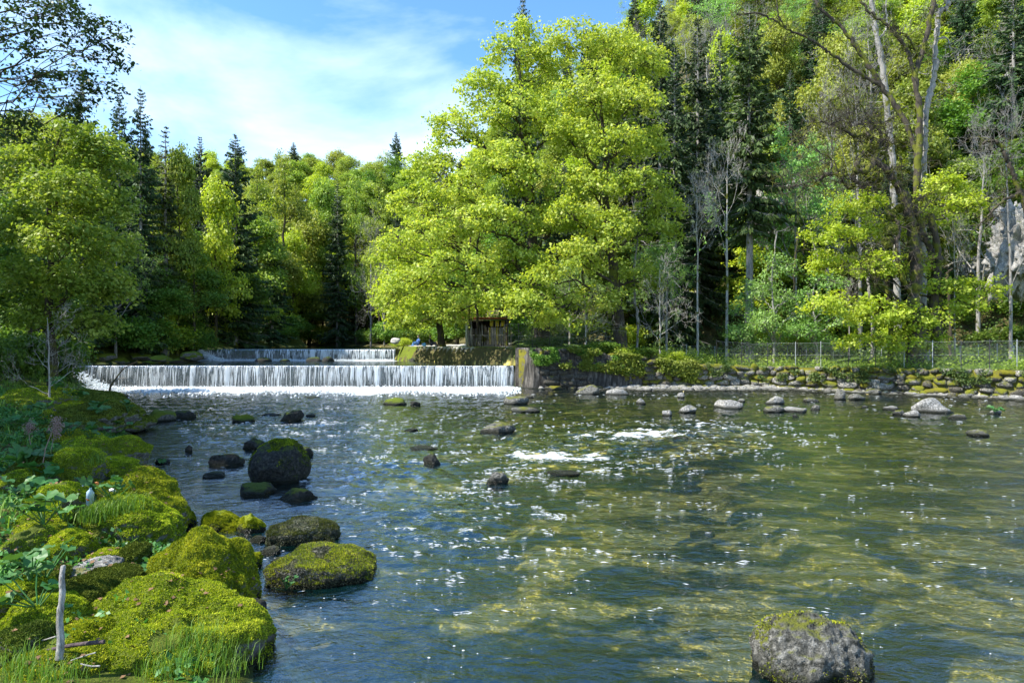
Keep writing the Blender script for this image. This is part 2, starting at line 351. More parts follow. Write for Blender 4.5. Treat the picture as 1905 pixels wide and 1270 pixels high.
def attr(nt, n):
    a = N(nt, 'ShaderNodeAttribute', attribute_name=n); return a.outputs['Fac']
a1 = noise(nt, 1.3, 8, .65, pos); a2 = noise(nt, 9, 6, .7, pos); a3 = noise(nt, 45, 4, .6, pos)
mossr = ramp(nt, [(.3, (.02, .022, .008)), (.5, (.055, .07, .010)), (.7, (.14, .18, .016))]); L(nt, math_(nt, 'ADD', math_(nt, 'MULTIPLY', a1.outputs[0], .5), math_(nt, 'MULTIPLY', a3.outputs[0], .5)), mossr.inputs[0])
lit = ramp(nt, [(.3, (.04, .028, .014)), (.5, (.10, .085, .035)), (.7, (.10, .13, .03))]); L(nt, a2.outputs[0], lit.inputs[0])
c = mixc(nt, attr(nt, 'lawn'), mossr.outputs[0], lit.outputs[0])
grs = ramp(nt, [(.35, (.03, .06, .012)), (.65, (.11, .17, .03))]); L(nt, a2.outputs[0], grs.inputs[0])
c = mixc(nt, attr(nt, 'grass'), c, grs.outputs[0])
pth = ramp(nt, [(.3, (.30, .29, .26)), (.7, (.55, .53, .49))]); L(nt, a3.outputs[0], pth.inputs[0])
c = mixc(nt, attr(nt, 'path'), c, pth.outputs[0])
# bed: sand, algae, stones, drawn out by the water above it
ds = N(nt, 'ShaderNodeMapping'); ds.inputs['Scale'].default_value = (.62, 1.0, 1); L(nt, pos, ds.inputs[0])
b1 = noise(nt, .62, 8, .52, ds.outputs[0], .7); b2 = noise(nt, 3.0, 6, .65, pos, .3)
bedf = math_(nt, 'ADD', math_(nt, 'MULTIPLY', b1.outputs[0], .84), math_(nt, 'MULTIPLY', b2.outputs[0], .16))
bedf = math_(nt, 'ADD', bedf, math_(nt, 'MULTIPLY', attr(nt, 'shallow'), .10))
bx_ = N(nt, 'ShaderNodeSeparateXYZ'); L(nt, pos, bx_.inputs[0]); bm_ = N(nt, 'ShaderNodeMapRange'); L(nt, bx_.outputs[0], bm_.inputs[0]); bm_.inputs[1].default_value = -6; bm_.inputs[2].default_value = 4; bm_.inputs[3].default_value = -.07; bm_.inputs[4].default_value = .034  # left bed darkened as shade, right lifted as sunlight, both in the colour
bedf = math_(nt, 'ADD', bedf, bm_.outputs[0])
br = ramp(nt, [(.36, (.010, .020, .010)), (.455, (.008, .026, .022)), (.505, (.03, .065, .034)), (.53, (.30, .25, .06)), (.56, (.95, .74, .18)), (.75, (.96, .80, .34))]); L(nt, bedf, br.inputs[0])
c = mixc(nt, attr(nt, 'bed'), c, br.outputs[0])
gv = ramp(nt, [(.35, (.20, .19, .17)), (.6, (.62, .60, .56))]); L(nt, a3.outputs[0], gv.inputs[0])
gz = N(nt, 'ShaderNodeSeparateXYZ'); L(nt, pos, gz.inputs[0])
gm = ramp(nt, [(.0, (0, 0, 0)), (.04, (1, 1, 1))]); L(nt, gz.outputs[2], gm.inputs[0])
c = mixc(nt, math_(nt, 'MULTIPLY', attr(nt, 'gravel'), gm.outputs[0]), c, gv.outputs[0])
b = N(nt, 'ShaderNodeBsdfPrincipled', ins={'Roughness': .9, 'Specular IOR Level': .15}); L(nt, c, b.inputs['Base Color'])
bp = N(nt, 'ShaderNodeBump', ins={'Strength': .8, 'Distance': .06}); L(nt, a2.outputs[0], bp.inputs['Height']); L(nt, bp.outputs[0], b.inputs['Normal']); L(nt, b.outputs[0], o.inputs[0])
M['ground'] = m
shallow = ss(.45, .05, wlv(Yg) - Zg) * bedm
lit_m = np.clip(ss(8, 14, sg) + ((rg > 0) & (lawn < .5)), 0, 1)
me = mesh('ground', np.stack([Xg.ravel(), Yg.ravel(), Zg.ravel()], -1), [gridfaces(ny, nx)],
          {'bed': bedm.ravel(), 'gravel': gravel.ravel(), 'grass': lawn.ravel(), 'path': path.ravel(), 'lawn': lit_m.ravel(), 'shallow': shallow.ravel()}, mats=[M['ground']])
obj('ground', me, kind='structure')
# ------------------------------------------------------------------ water
def water_mat(name, foam_amt=1.0, teal=(.015, .12, .13), turb=.08):
    m, nt, o = mat(name)
    g = N(nt, 'ShaderNodeNewGeometry'); pos = g.outputs['Position']
    mp = N(nt, 'ShaderNodeMapping'); mp.inputs['Scale'].default_value = (.75, 1.15, 1); mp.inputs['Rotation'].default_value = (0, 0, .12); L(nt, pos, mp.inputs[0])
    n1 = noise(nt, 2.4, 3, .55, mp.outputs[0], .8); n2 = noise(nt, 9, 4, .6, mp.outputs[0], .7); n3 = noise(nt, 34, 2, .5, mp.outputs[0], .3)
    h = math_(nt, 'ADD', math_(nt, 'MULTIPLY', n1.outputs[0], 1.0), math_(nt, 'ADD', math_(nt, 'MULTIPLY', n2.outputs[0], .42), math_(nt, 'MULTIPLY', n3.outputs[0], .07)))
    bp = N(nt, 'ShaderNodeBump', ins={'Strength': 1.0, 'Distance': .042}); L(nt, h, bp.inputs['Height'])
    fr = N(nt, 'ShaderNodeFresnel', ins={'IOR': 1.75}); L(nt, bp.outputs[0], fr.inputs['Normal'])
    tr = N(nt, 'ShaderNodeBsdfTransparent'); tr.inputs[0].default_value = (.90, .95, .76, 1)
    df = N(nt, 'ShaderNodeBsdfDiffuse'); df.inputs[0].default_value = (*teal, 1)
    mt = N(nt, 'ShaderNodeMixShader'); mt.inputs[0].default_value = turb; L(nt, tr.outputs[0], mt.inputs[1]); L(nt, df.outputs[0], mt.inputs[2])
    gl = N(nt, 'ShaderNodeBsdfGlossy', ins={'Roughness': .025}); L(nt, bp.outputs[0], gl.inputs['Normal'])
    mg = N(nt, 'ShaderNodeMixShader'); L(nt, math_(nt, 'MINIMUM', math_(nt, 'MULTIPLY', fr.outputs[0], 1.95), .94), mg.inputs[0]); L(nt, mt.outputs[0], mg.inputs[1]); L(nt, gl.outputs[0], mg.inputs[2])
    # foam
    fm = N(nt, 'ShaderNodeMapping'); fm.inputs['Scale'].default_value = (.55, 1.3, 1); L(nt, pos, fm.inputs[0])
    f1 = noise(nt, 7, 6, .72, fm.outputs[0], 1.2); f2 = noise(nt, 30, 4, .7, fm.outputs[0], .5)
    fa = N(nt, 'ShaderNodeAttribute', attribute_name='foam')
    fv = math_(nt, 'ADD', fa.outputs['Fac'], math_(nt, 'ADD', math_(nt, 'MULTIPLY_ADD', f1.outputs[0], 1.4, -.5), math_(nt, 'MULTIPLY', f2.outputs[0], .65)))
    frp = ramp(nt, [(.52, (0, 0, 0)), (.66, (1, 1, 1))]); L(nt, math_(nt, 'MULTIPLY', fv, .5), frp.inputs[0])
    fd = N(nt, 'ShaderNodeBsdfPrincipled', ins={'Base Color': (.82, .86, .88, 1), 'Roughness': .45}); L(nt, bp.outputs[0], fd.inputs['Normal'])
    mf = N(nt, 'ShaderNodeMixShader'); L(nt, frp.outputs[0], mf.inputs[0]); L(nt, mg.outputs[0], mf.inputs[1]); L(nt, fd.outputs[0], mf.inputs[2])
    L(nt, mf.outputs[0], o.inputs[0]); return m
M['water'] = water_mat('river_water')
# surface of the lower river, from near the camera to the foot of the weir
wy = np.concatenate([seg((-6, 4, .8)), np.exp(np.linspace(math.log(4), math.log(50.02), 560))])
wx = seg((-46, -34, 1.5), (-34, 3, .085), (3, 22, .085), (22, 40, .2), (40, 70, 1.2))
Xw, Yw = np.meshgrid(wx, wy)
def wave(x, y):
    a = fbm(x * .8 + .35 * y, y * 1.1, o=3, s=21) - .5
    b = fbm(x * 2.3 + vn(x * .5, y * .5, s=5) * 2, y * 3.4, o=3, s=31) - .5
    c_ = fbm(x * 6, y * 9, o=2, s=41) - .5
    rip = (1 - np.abs(2 * fbm(x * 1.3 + .8 * vn(x * .4, y * .4, s=8), y * 2.1, o=3, s=51) - 1)) ** 3
    return a, b, c_, rip
def spot(x, y, px, py, rx, ry):
    d = 3.5 * F / (py - 635); cx = X(px, d); wx_ = rx * d / F; wy_ = d - 3.5 * F / (py + ry - 635)
    return np.exp(-(((x - cx) / wx_) ** 2 + ((y - d) / (wy_ * 1.2)) ** 2))
a, b, c_, rip = wave(Xw, Yw)
rough = .32 + .35 * ss(16, 24, Yw) + 1.1 * (spot(Xw, Yw, 1150, 815, 230, 22) + spot(Xw, Yw, 1050, 850, 150, 15) + spot(Xw, Yw, 1330, 800, 110, 12) + spot(Xw, Yw, 740, 880, 110, 30) + .8 * spot(Xw, Yw, 800, 960, 200, 60) + .9 * ss(45, 49, Yw)) + .5 * ss(20, 8, Yw) * 0
rough = np.clip(rough, 0, 1.9) * ss(.0, 2.5, (Xw - xl(Yw))) ** .5
Zw = (a * .06 + b * .08 * rough + c_ * .04 * rough + rip * .05 * rough) * ss(0, 3, yw(np.clip(Xw, .3, 60)) - Yw + 2) * np.where(Xw > 12, np.clip(1.2 - .02 * (Xw - 12), .5, 1), 1)
Zw = np.clip(Zw, -.12, .2)
base = ss(41.5, 48.2, Yw + 1.0 * (fbm(Xw * .6, Yw * .6, o=4, s=61) - .5) * 9) * ss(1.5, -1.5, Xw) 
foam = (.10 + .66 * base) * base + ss(1.0, 1.8, rough) * (rip * .36) + .18 * ss(.6, .95, rip) * ss(.7, 1.2, rough)
foam += .07 * (spot(Xw, Yw, 1130, 812, 130, 7) + spot(Xw, Yw, 1060, 852, 70, 6) + spot(Xw, Yw, 1010, 856, 40, 5) + spot(Xw, Yw, 740, 886, 30, 5) + spot(Xw, Yw, 1310, 815, 70, 5) + spot(Xw, Yw, 1180, 850, 40, 4) + spot(Xw, Yw, 870, 806, 70, 5))
foam += .45 * spot(Xw, Yw, 175, 722, 60, 14)
fl = fbm(Xw * .35 + .5 * vn(Xw * .3, Yw * .3, s=77), Yw * .9, o=4, s=71)
foam += .34 * ss(.56, .72, fl) * ss(4, 9, Yw) + .25 * ss(.56, .72, b + .5) * np.clip(rough - .5, 0, 1)  # flow streaks and crest whites also stand for glints painted as foam
me = mesh('river', np.stack([Xw.ravel(), Yw.ravel(), Zw.ravel()], -1), [gridfaces(*Xw.shape)], {'foam': foam.ravel()}, mats=[M['water']])
obj('river', me, kind='structure')
def flat_water(name, x0, x1, y0, y1, z, nx_, ny_, foamf, amp=.02, kind='structure'):
    Xa, Ya = np.meshgrid(np.linspace(x0, x1, nx_), np.linspace(y0, y1, ny_))
    Za = z + amp * 2 * (fbm(Xa * 1.2, Ya * 2.2, o=3, s=81) - .5)
    me = mesh(name, np.stack([Xa.ravel(), Ya.ravel(), Za.ravel()], -1), [gridfaces(ny_, nx_)], {'foam': foamf(Xa, Ya).ravel()}, mats=[M['water']])
    return obj(name, me, kind=kind)
flat_water('pool', -40, 2, 50.1, 62.35, 1.70, 240, 90, lambda x, y: .75 * ss(60.3, 61.8, y + 1.5 * (vn(x * .6, y, s=4) - .5)) * ss(-9, -11.5, x) + .1)
flat_water('upstream_river', -90, -6, 62.5, 170, 2.76, 160, 160, lambda x, y: 0 * x - .3)
# ------------------------------------------------------------------ weirs
def weir(name, label, x0, x1, y0, zb, zt, seed, nst, wst, dens):
    t = thing(name, label, 'weir', ((x0 + x1) / 2, y0, zb), 0)
    ox, oz = (x0 + x1) / 2, zb; h = zt - zb
    rng = np.random.default_rng(seed)
    G = Geo()
    # wall with a rounded crest, profile extruded along x
    prof = np.array([(.35, -.8), (.10, -.8), (.06, h * .5), (.03, h * .9), (.10, h - .03), (.25, h + .0), (.6, h - .02), (.6, -.8)])
    xs = np.linspace(x0, x1, 12)
    V = np.array([[x - ox, p[0], p[1]] for x in xs for p in prof]); k = len(prof)
    q = [[i * k + j, i * k + j + 1, (i + 1) * k + j + 1, (i + 1) * k + j] for i in range(len(xs) - 1) for j in range(k - 1)]
    G.add(V, q=q); obj('weir_wall', G.mesh('weir_wall', [M['weirwall']], smooth=False), t)
    # thin smooth sheet bending over the crest
    xs = np.linspace(x0, x1, 500); tt = np.linspace(0, 1, 14)
    Y = -.02 - .26 * tt ** .6; Z = h + .03 - (h + .1) * tt ** 1.6
    Y = np.concatenate([[.55, .2], Y]); Z = np.concatenate([[h + .02, h + .035], Z])
    XX, TT = np.meshgrid(xs, np.arange(len(Y))); YY = np.repeat(Y[:, None], len(xs), 1); ZZ = np.repeat(Z[:, None], len(xs), 1)
    YY = YY + .05 * (fbm(XX * 3.0, ZZ * .4, o=3, s=seed) - .5) * np.clip(TT - 2, 0, 6) / 3
    me = mesh('water_sheet', np.stack([XX.ravel() - ox, YY.ravel(), ZZ.ravel()], -1), [gridfaces(*XX.shape)], mats=[M['sheet']])
    obj('water_sheet', me, t)
    # white threads of falling water, broken towards the foot
    n = nst; fx = rng.uniform(x0 + .05, x1 - .05, n); cc_ = rng.uniform(x0 + .3, x1 - .3, int((x1 - x0) * 1.6)); h2 = n // 2; fx[:h2] = np.clip(cc_[rng.integers(0, len(cc_), h2)] + rng.normal(size=h2) * .09, x0 + .03, x1 - .03)
    lit = fbm(fx * .35, fx * 0, o=3, s=seed + 3); keep = rng.random(n) < (.55 + .9 * ss(.42, .6, fbm(fx * 2.2, fx * 0 + 3, o=3, s=seed + 9))) * (.10 + 1.2 * (lit - .35) + .55 * (fx - x0) / (x1 - x0)) * dens; fx = fx[keep]; n = len(fx)  # fewer white threads to the left: shade there is put into their density
    t0 = rng.uniform(0, .75, n) ** 1.6; t1 = np.clip(t0 + rng.uniform(.12, .7, n), 0, 1.0)
    m_ = 6; u = np.linspace(0, 1, m_)[None, :]; T = t0[:, None] + (t1 - t0)[:, None] * u
    off = rng.uniform(.01, .10, n)[:, None]
    y = -.04 - .28 * T ** .6 - off; z = h + .02 - (h + .08) * T ** 1.6
    w = wst * (.35 + 1.6 * rng.random(n) ** 3)[:, None] * (np.sin(np.pi * np.clip(u * .9 + .08, 0, 1)) ** .5)
    xx = fx[:, None] + rng.normal(size=(n, m_)) * .006
    A = np.stack([xx - w - ox, y + 0 * xx, z], -1); B = np.stack([xx - ox, y - .6 * w, z], -1); C = np.stack([xx + w - ox, y + 0 * xx, z], -1)
    V = np.stack([A, B, C], 2).reshape(-1, 3)
    i0 = (np.arange(n)[:, None] * m_ + np.arange(m_ - 1)[None, :]).ravel() * 3
    q = np.concatenate([np.stack([i0, i0 + 1, i0 + 4, i0 + 3], -1), np.stack([i0 + 1, i0 + 2, i0 + 5, i0 + 4], -1)])
    me = mesh('falling_water', V, [q], mats=[M['white']]); obj('falling_water', me, t, kind='stuff')
    # spray: small droplets and froth along the foot
    n = int((x1 - x0) * 260)
    c = np.stack([rng.uniform(x0, x1, n) - ox, -.3 - np.abs(rng.normal(size=n)) * .35, np.abs(rng.normal(size=n)) * .09 + .0], -1)
    froth(t, c, rng.uniform(.012, .05, n), rng, 'spray')
    return t
OCT = np.array([[1, 0, 0], [-1, 0, 0], [0, 1, 0], [0, -1, 0], [0, 0, 1], [0, 0, -1]], float)
OCF = np.array([[0, 2, 4], [2, 1, 4], [1, 3, 4], [3, 0, 4], [2, 0, 5], [1, 2, 5], [3, 1, 5], [0, 3, 5]])
def froth(parent, c, r, rng, name, mat_='white'):
    V = (c[:, None, :] + OCT[None] * r[:, None, None] * rng.uniform(.6, 1.2, (len(c), 6, 1))).reshape(-1, 3)
    f = (np.arange(len(c))[:, None, None] * 6 + OCF[None]).reshape(-1, 3)
    return obj(name, mesh(name, V, [f], mats=[M[mat_]]), parent, kind='stuff')
m, nt, o = mat('white_water'); b = N(nt, 'ShaderNodeBsdfPrincipled', ins={'Base Color': (.84, .88, .9, 1), 'Roughness': .35}); t_ = N(nt, 'ShaderNodeBsdfTranslucent'); t_.inputs[0].default_value = (.8, .86, .9, 1)
mxs = N(nt, 'ShaderNodeMixShader'); mxs.inputs[0].default_value = .35; L(nt, b.outputs[0], mxs.inputs[1]); L(nt, t_.outputs[0], mxs.inputs[2]); L(nt, mxs.outputs[0], o.inputs[0]); M['white'] = m
m, nt, o = mat('water_sheet'); g = N(nt, 'ShaderNodeNewGeometry'); mp = N(nt, 'ShaderNodeMapping'); mp.inputs['Scale'].default_value = (9, 1, .5); L(nt, g.outputs['Position'], mp.inputs[0])
nz = noise(nt, 1.6, 6, .7, mp.outputs[0], .3); bp = N(nt, 'ShaderNodeBump', ins={'Strength': .9, 'Distance': .1}); L(nt, nz.outputs[0], bp.inputs['Height'])
tr = N(nt, 'ShaderNodeBsdfTransparent'); tr.inputs[0].default_value = (.7, .8, .82, 1); gl = N(nt, 'ShaderNodeBsdfGlossy', ins={'Roughness': .12}); L(nt, bp.outputs[0], gl.inputs[1 + 0] if False else gl.inputs['Normal'])
fr = N(nt, 'ShaderNodeFresnel', ins={'IOR': 1.6}); L(nt, bp.outputs[0], fr.inputs['Normal'])
mg = N(nt, 'ShaderNodeMixShader'); L(nt, fr.outputs[0], mg.inputs[0]); L(nt, tr.outputs[0], mg.inputs[1]); L(nt, gl.outputs[0], mg.inputs[2])
wr = ramp(nt, [(.54, (0, 0, 0)), (.70, (.4, .4, .4))]); L(nt, nz.outputs[0], wr.inputs[0])
wd = N(nt, 'ShaderNodeBsdfDiffuse'); wd.inputs[0].default_value = (.75, .8, .84, 1)
m2 = N(nt, 'ShaderNodeMixShader'); L(nt, wr.outputs[0], m2.inputs[0]); L(nt, mg.outputs[0], m2.inputs[1]); L(nt, wd.outputs[0], m2.inputs[2]); L(nt, m2.outputs[0], o.inputs[0]); M['sheet'] = m
M['weirwall'] = simple('wet_weir_wall', (.035, .042, .04), .3, sc=3)
w1 = weir('lower_weir', 'wide lower weir, the nearer and taller, white water falling into the river', -33.2, .15, 50.15, -.02, 1.67, 5, 4300, .015, 1.0)
w2 = weir('upper_weir', 'smaller upper weir farther upstream, pouring into the pool behind the lower falls', -29.3, -10.9, 62.5, 1.69, 2.74, 6, 2600, .017, 1.1)
# chute of white water at the left end of each weir
def chute(w, pts, seed, wd_):
    rng = np.random.default_rng(seed); pts = np.array(pts) - np.array(w.location)
    n = 2600; u = rng.random(n); c = cat_rom(pts, 60)[(u * 59).astype(int)] + rng.normal(size=(n, 3)) * np.array([wd_, wd_, wd_ * .45]) * (.35 + u[:, None])
    froth(w, c, rng.uniform(.02, .075, n) * (.6 + .8 * u), rng, 'splash')
chute(w1, [P(138, 683, 49.4), P(152, 696, 49.0), P(170, 712, 48.2), P(195, 724, 47.5), P(225, 731, 46.5)], 3, .28)
chute(w2, [P(372, 651, 61.9), P(380, 658, 61.8), P(392, 666, 61.6), P(402, 671, 61.0)], 4, .2)
# foam crests floating in the turbulent water below the falls
rng = np.random.default_rng(9); n = 5200
xx = rng.uniform(-32.5, .6, n); yy = 50.0 - np.abs(rng.normal(size=n)) * 2.6 - .25; zz = .02 + np.abs(rng.normal(size=n)) * .05 * np.exp(-(50 - yy) / 3)
o_ = froth(w1, np.stack([xx, yy, zz], -1) - np.array(w1.location), rng.uniform(.03, .13, n), rng, 'foam')
# ------------------------------------------------------------------ rocks
def icosphere(n):
    import bmesh
    bm = bmesh.new(); bmesh.ops.create_icosphere(bm, subdivisions=n, radius=1)
    V = np.array([v.co[:] for v in bm.verts]); Fc = np.array([[v.index for v in f.verts] for f in bm.faces]); bm.free(); return V, Fc
ICO = {k: icosphere(k) for k in (1, 2, 3, 4, 5, 6)}
def rock_shape(seed, detail=4, planes=7, rough=.10, box=0.0, fine=.02, cut=.72):
    rng = np.random.default_rng(seed); V, Fc = ICO[detail]; V = V.copy()
    if box: V = np.sign(V) * np.abs(V) ** (1 - box); V /= np.abs(V).max(1, keepdims=True) ** box * 1.0
    for _ in range(planes):
        n = rng.normal(size=3); n /= np.linalg.norm(n); d = rng.uniform(cut, .95)
        e = V @ n - d; V = V - np.clip(e, 0, None)[:, None] * n * .88
    nr = V / (np.linalg.norm(V, axis=1, keepdims=True) + 1e-9)
    o_ = rng.uniform(0, 50, 3)
    a = fbm(V[:, 0] * 1.6 + o_[0], V[:, 1] * 1.6 + o_[1], V[:, 2] * 1.6 + o_[2], o=3, s=seed) - .5
    b = fbm(V[:, 0] * 6 + o_[0], V[:, 1] * 6 + o_[1], V[:, 2] * 6 + o_[2], o=4, s=seed + 5, g=.6) - .5
    V = V + nr * (a * rough * 4 + b * fine * 5)[:, None]
    return V, Fc
def tufts(parent, V, Fc, n, size, rng, matn='mossb', minz=.15, name='moss', lean=.5, cover=.45, width=.35):
    A, B, C = V[Fc[:, 0]], V[Fc[:, 1]], V[Fc[:, 2]]
    nr = np.cross(B - A, C - A); ar = np.linalg.norm(nr, axis=1) / 2; nr /= (2 * ar[:, None] + 1e-12)
    w = ar * np.clip(nr[:, 2] - minz + .15, 0, 1); w /= w.sum()
    k = rng.choice(len(Fc), n, p=w); u = rng.random((n, 2)); fl = u.sum(1) > 1; u[fl] = 1 - u[fl]
    c = A[k] + (B - A)[k] * u[:, :1] + (C - A)[k] * u[:, 1:]; nn = nr[k]
    keep = fbm(c[:, 0] * 3, c[:, 1] * 3, c[:, 2] * 3, o=4, s=99) > (1 - cover) * .75 + .0
    c, nn = c[keep], nn[keep]; n = len(c)
    d = nn + rng.normal(size=(n, 3)) * lean; d /= np.linalg.norm(d, axis=1, keepdims=True)
    s = np.cross(d, rng.normal(size=(n, 3))); s /= np.linalg.norm(s, axis=1, keepdims=True)
    ln = size * rng.uniform(.5, 1.5, n)[:, None]; wd = ln * width
    c = c - nn * .15 * ln
    VV = np.stack([c - s * wd, c + s * wd, c + d * ln], 1).reshape(-1, 3)
    f = np.arange(n * 3).reshape(-1, 3)
    return obj(name, mesh(name, VV, [f], mats=[M[matn]]), parent, kind='stuff')
def rock(name, label, cat, cx, dims, matn, seed, detail=4, rz=0., tilt=(0, 0), box=.0, planes=7, rough=.10, fine=.02, cut=.72, tuft=None, group=None):
    V, Fc = rock_shape(seed, detail, planes, rough, box, fine, cut)
    V = V * np.array(dims)
    for ax, an in ((0, tilt[0]), (1, tilt[1]), (2, rz)):
        if an:
            c, s = math.cos(an), math.sin(an); i, j = [(1, 2), (2, 0), (0, 1)][ax]; a, b = V[:, i].copy(), V[:, j].copy(); V[:, i] = c * a - s * b; V[:, j] = s * a + c * b
    me = mesh(name, V, [Fc], mats=[M[matn]])
    if tuft:
        t = thing(name, label, cat, cx, group=group); obj('stone', me, t)
        for tf in tuft: tufts(t, V, Fc, rng=np.random.default_rng(seed), **tf)
        return t
    o = obj(name, me, loc=tuple(float(v) for v in cx)); return tag(o, label, cat, group)
WR = [  # px centre, px waterline y, px width, px height, material, box, label
 (478, 838, 62, 24, 'r_dark', 0, 'flat dark rock in the water just behind the big dark boulder'),
 (420, 868, 60, 28, 'r_dark', 0, 'pointed black rock in the water left of the big dark boulder'),
 (403, 888, 46, 10, 'r_dark', 0, 'low dark rock barely breaking the water below the pointed black rock'),
 (566, 850, 30, 20, 'r_dark', 0, 'small dark rock peeking out right behind the big dark boulder'),
 (482, 924, 70, 30, 'r_dark', 0, 'low black rock in front of the left foot of the big dark boulder'),
 (552, 935, 70, 26, 'r_dark', 0, 'low black rock in front of the right foot of the big dark boulder'),
 (456, 786, 48, 18, 'r_mossd', 0, 'rounded rock with moss top alone in the dark water towards the weir'),
 (542, 784, 48, 26, 'r_dark', .1, 'dark faceted rock in mid river between the weir and the big boulder'),
 (507, 774, 34, 6, 'r_dark', 0, 'flat dark slab touching the left of the faceted rock in mid river'),
 (580, 775, 20, 6, 'r_dark', 0, 'tiny dark stone right of the faceted rock in mid river'),
 (300, 786, 52, 26, 'r_mossd', 0, 'brown mossy rock by the left bank end of the stone row'),
 (341, 780, 44, 16, 'r_dark', 0, 'black flat rock at the outer end of the stone row on the left'),
 (268, 791, 40, 16, 'r_mossd', 0, 'low mossy rock joining the bank to the stone row on the left'),
 (352, 843, 14, 18, 'r_dark', .2, 'small black knob sticking up from the shaded water near the left bank'),
 (300, 862, 32, 13, 'r_dark', 0, 'small dark rock near the left bank with bright leaves on it'),
 (287, 879, 22, 9, 'r_mossd', 0, 'little mossy stone at the water edge below the leafy rock'),
 (204, 739, 56, 15, 'r_dark', 0, 'flat wet rock at the left foot of the lower weir under the bent branch'),
 (583, 741, 36, 4, 'r_mossd', 0, 'low green topped rock in the white water below the middle of the weir'),
 (737, 753, 46, 13, 'r_mossd', 0, 'smooth rounded rock below the weir, left of its small pointed neighbour'),
 (771, 755, 22, 11, 'r_dark', 0, 'small pointed rock right beside the smooth rounded rock below the weir'),
 (960, 753, 46, 20, 'r_rough', 0, 'rough grey brown rock in the shallows in front of the end of the weir'),
 (983, 741, 20, 6, 'r_rough', 0, 'little rough stone just behind the rock in front of the end of the weir'),
 (972, 768, 62, 10, 'r_rough', 0, 'long low rough rock in the ripples in front of the retaining wall end'),
 (928, 808, 68, 24, 'r_rough', 0, 'rough crusted rock at the head of the white rapids in mid river'),
 (926, 901, 42, 24, 'r_rough', .1, 'pointed brown rock alone in mid river below the rapids'),
 (803, 866, 38, 22, 'r_dark', 0, 'dark blue wet rock washed by the stream in the centre of the river'),
 (786, 838, 62, 9, 'r_dark', 0, 'low water covered rock behind the dark wet rock in mid river'),
 (765, 802, 26, 6, 'r_dark', 0, 'small wet stone in the riffle left of the rough crusted rock'),
 (1050, 884, 60, 8, 'r_mossd', 0, 'low moss covered rock level with the water below the rapids'),
 (1268, 819, 30, 9, 'r_dark', 0, 'black stone at the head of the right hand white riffle'),
 (1822, 812, 44, 13, 'r_rough', 0, 'dark rock breaking the water near the right edge of the river'),
 (1096, 735, 50, 24, 'r_rough', 0, 'big rough boulder at the foot of the dark part of the retaining wall'),
 (1148, 735, 50, 12, 'r_pale', .1, 'pale flat slab on the shore right of the rough boulder by the wall'),
 (1192, 752, 18, 14, 'r_pale', 0, 'small pale pointed stone at the left end of the gravel shore'),
 (1240, 775, 26, 13, 'r_pale', 0, 'pale white stone in the shallows, nearest to the right hand riffle'),
 (1278, 769, 36, 18, 'r_pale', 0, 'pointed grey stone in the shallows left of the long pale block'),
 (1358, 761, 56, 17, 'r_pale', .35, 'long pale block of stone lying in the shallows'),
 (1379, 749, 14, 9, 'r_pale', 0, 'small pale stone on the gravel right behind the long pale block'),
 (1436, 768, 42, 16, 'r_rough', 0, 'dark crusted stone with pale top left of the grey slab in the shallows'),
 (1440, 753, 34, 16, 'r_pale', 0, 'rounded speckled stone on the edge of the gravel bar'),
 (1480, 768, 52, 13, 'r_pale', .3, 'grey flat slab in the shallows between two darker stones'),
 (1515, 764, 18, 13, 'r_rough', .2, 'blocky dark stone at the right end of the grey slab'),
 (1479, 776, 14, 8, 'r_pale', 0, 'small rosy white pebble in front of the grey slab'),
 (1507, 749, 32, 10, 'r_rough', 0, 'flat grey stone on the gravel bar behind the blocky dark stone'),
 (1735, 769, 66, 28, 'r_pale', 0, 'big pale limestone boulder in the shallows near the right'),
 (1696, 777, 30, 15, 'r_pale', 0, 'white stone leaning on the left of the big pale boulder'),
 (1672, 773, 24, 13, 'r_rough', 0, 'dark stone left of the white stone by the big pale boulder'),
 (1777, 780, 36, 11, 'r_rough', 0, 'low speckled stone right in front of the big pale boulder'),
 (1658, 763, 30, 9, 'r_pale', 0, 'flat white stone in the shallows left behind the big pale boulder'),
 (1608, 759, 14, 5, 'r_pale', 0, 'tiny pale stone alone in the sunny shallows'),
 (1267, 741, 12, 15, 'r_pale', .1, 'thin upright stone on the gravel shore'),
 (1563, 745, 24, 20, 'r_rough', 0, 'dark pointed rock at the wall foot, left one of a close pair'),
 (1592, 745, 30, 16, 'r_rough', 0, 'dark round rock at the wall foot, right one of a close pair'),
 (1850, 772, 26, 10, 'r_pale', 0, 'pale stone with leaves growing round it near the right edge'),
]
for i, (px, py, w, h, mt_, bx, lb) in enumerate(WR):
    d = 3.5 * F / (py - 635); Wm = w * d / F; Hm = max(h * d / F, .06)
    dy = Wm * .42; rzv = Hm * .95
    rock('river_rock', lb, 'rock', (X(px, d + dy * .6), d + dy * .6, Hm * .10), (Wm * .54, dy, rzv * .92), mt_, 100 + i, detail=4, rz=0, box=bx, planes=13, fine=.04 if mt_ in ('r_rough', 'r_pale') else .03, cut=.54)
# small stones in the pool under the upper weir
for i, (px, w, h, lb) in enumerate([(490, 30, 7, 'left one of the small rocks in the pool below the upper weir'), (585, 34, 8, 'wide flat rock in the middle of the pool below the upper weir'), (610, 22, 9, 'pointed rock in the pool right of the wide flat one'), (530, 18, 4, 'tiny dark stone in the pool between the left rock and the flat one'), (776, 36, 7, 'dark rock in the pool at the foot of the sloping mossy bank wall')]):
    d = 60.3; rock('pool_rock', lb, 'rock', (X(px, d), d, 1.72), (w * d / F * .5, .7, h * d / F), 'r_dark', 300 + i, 3)
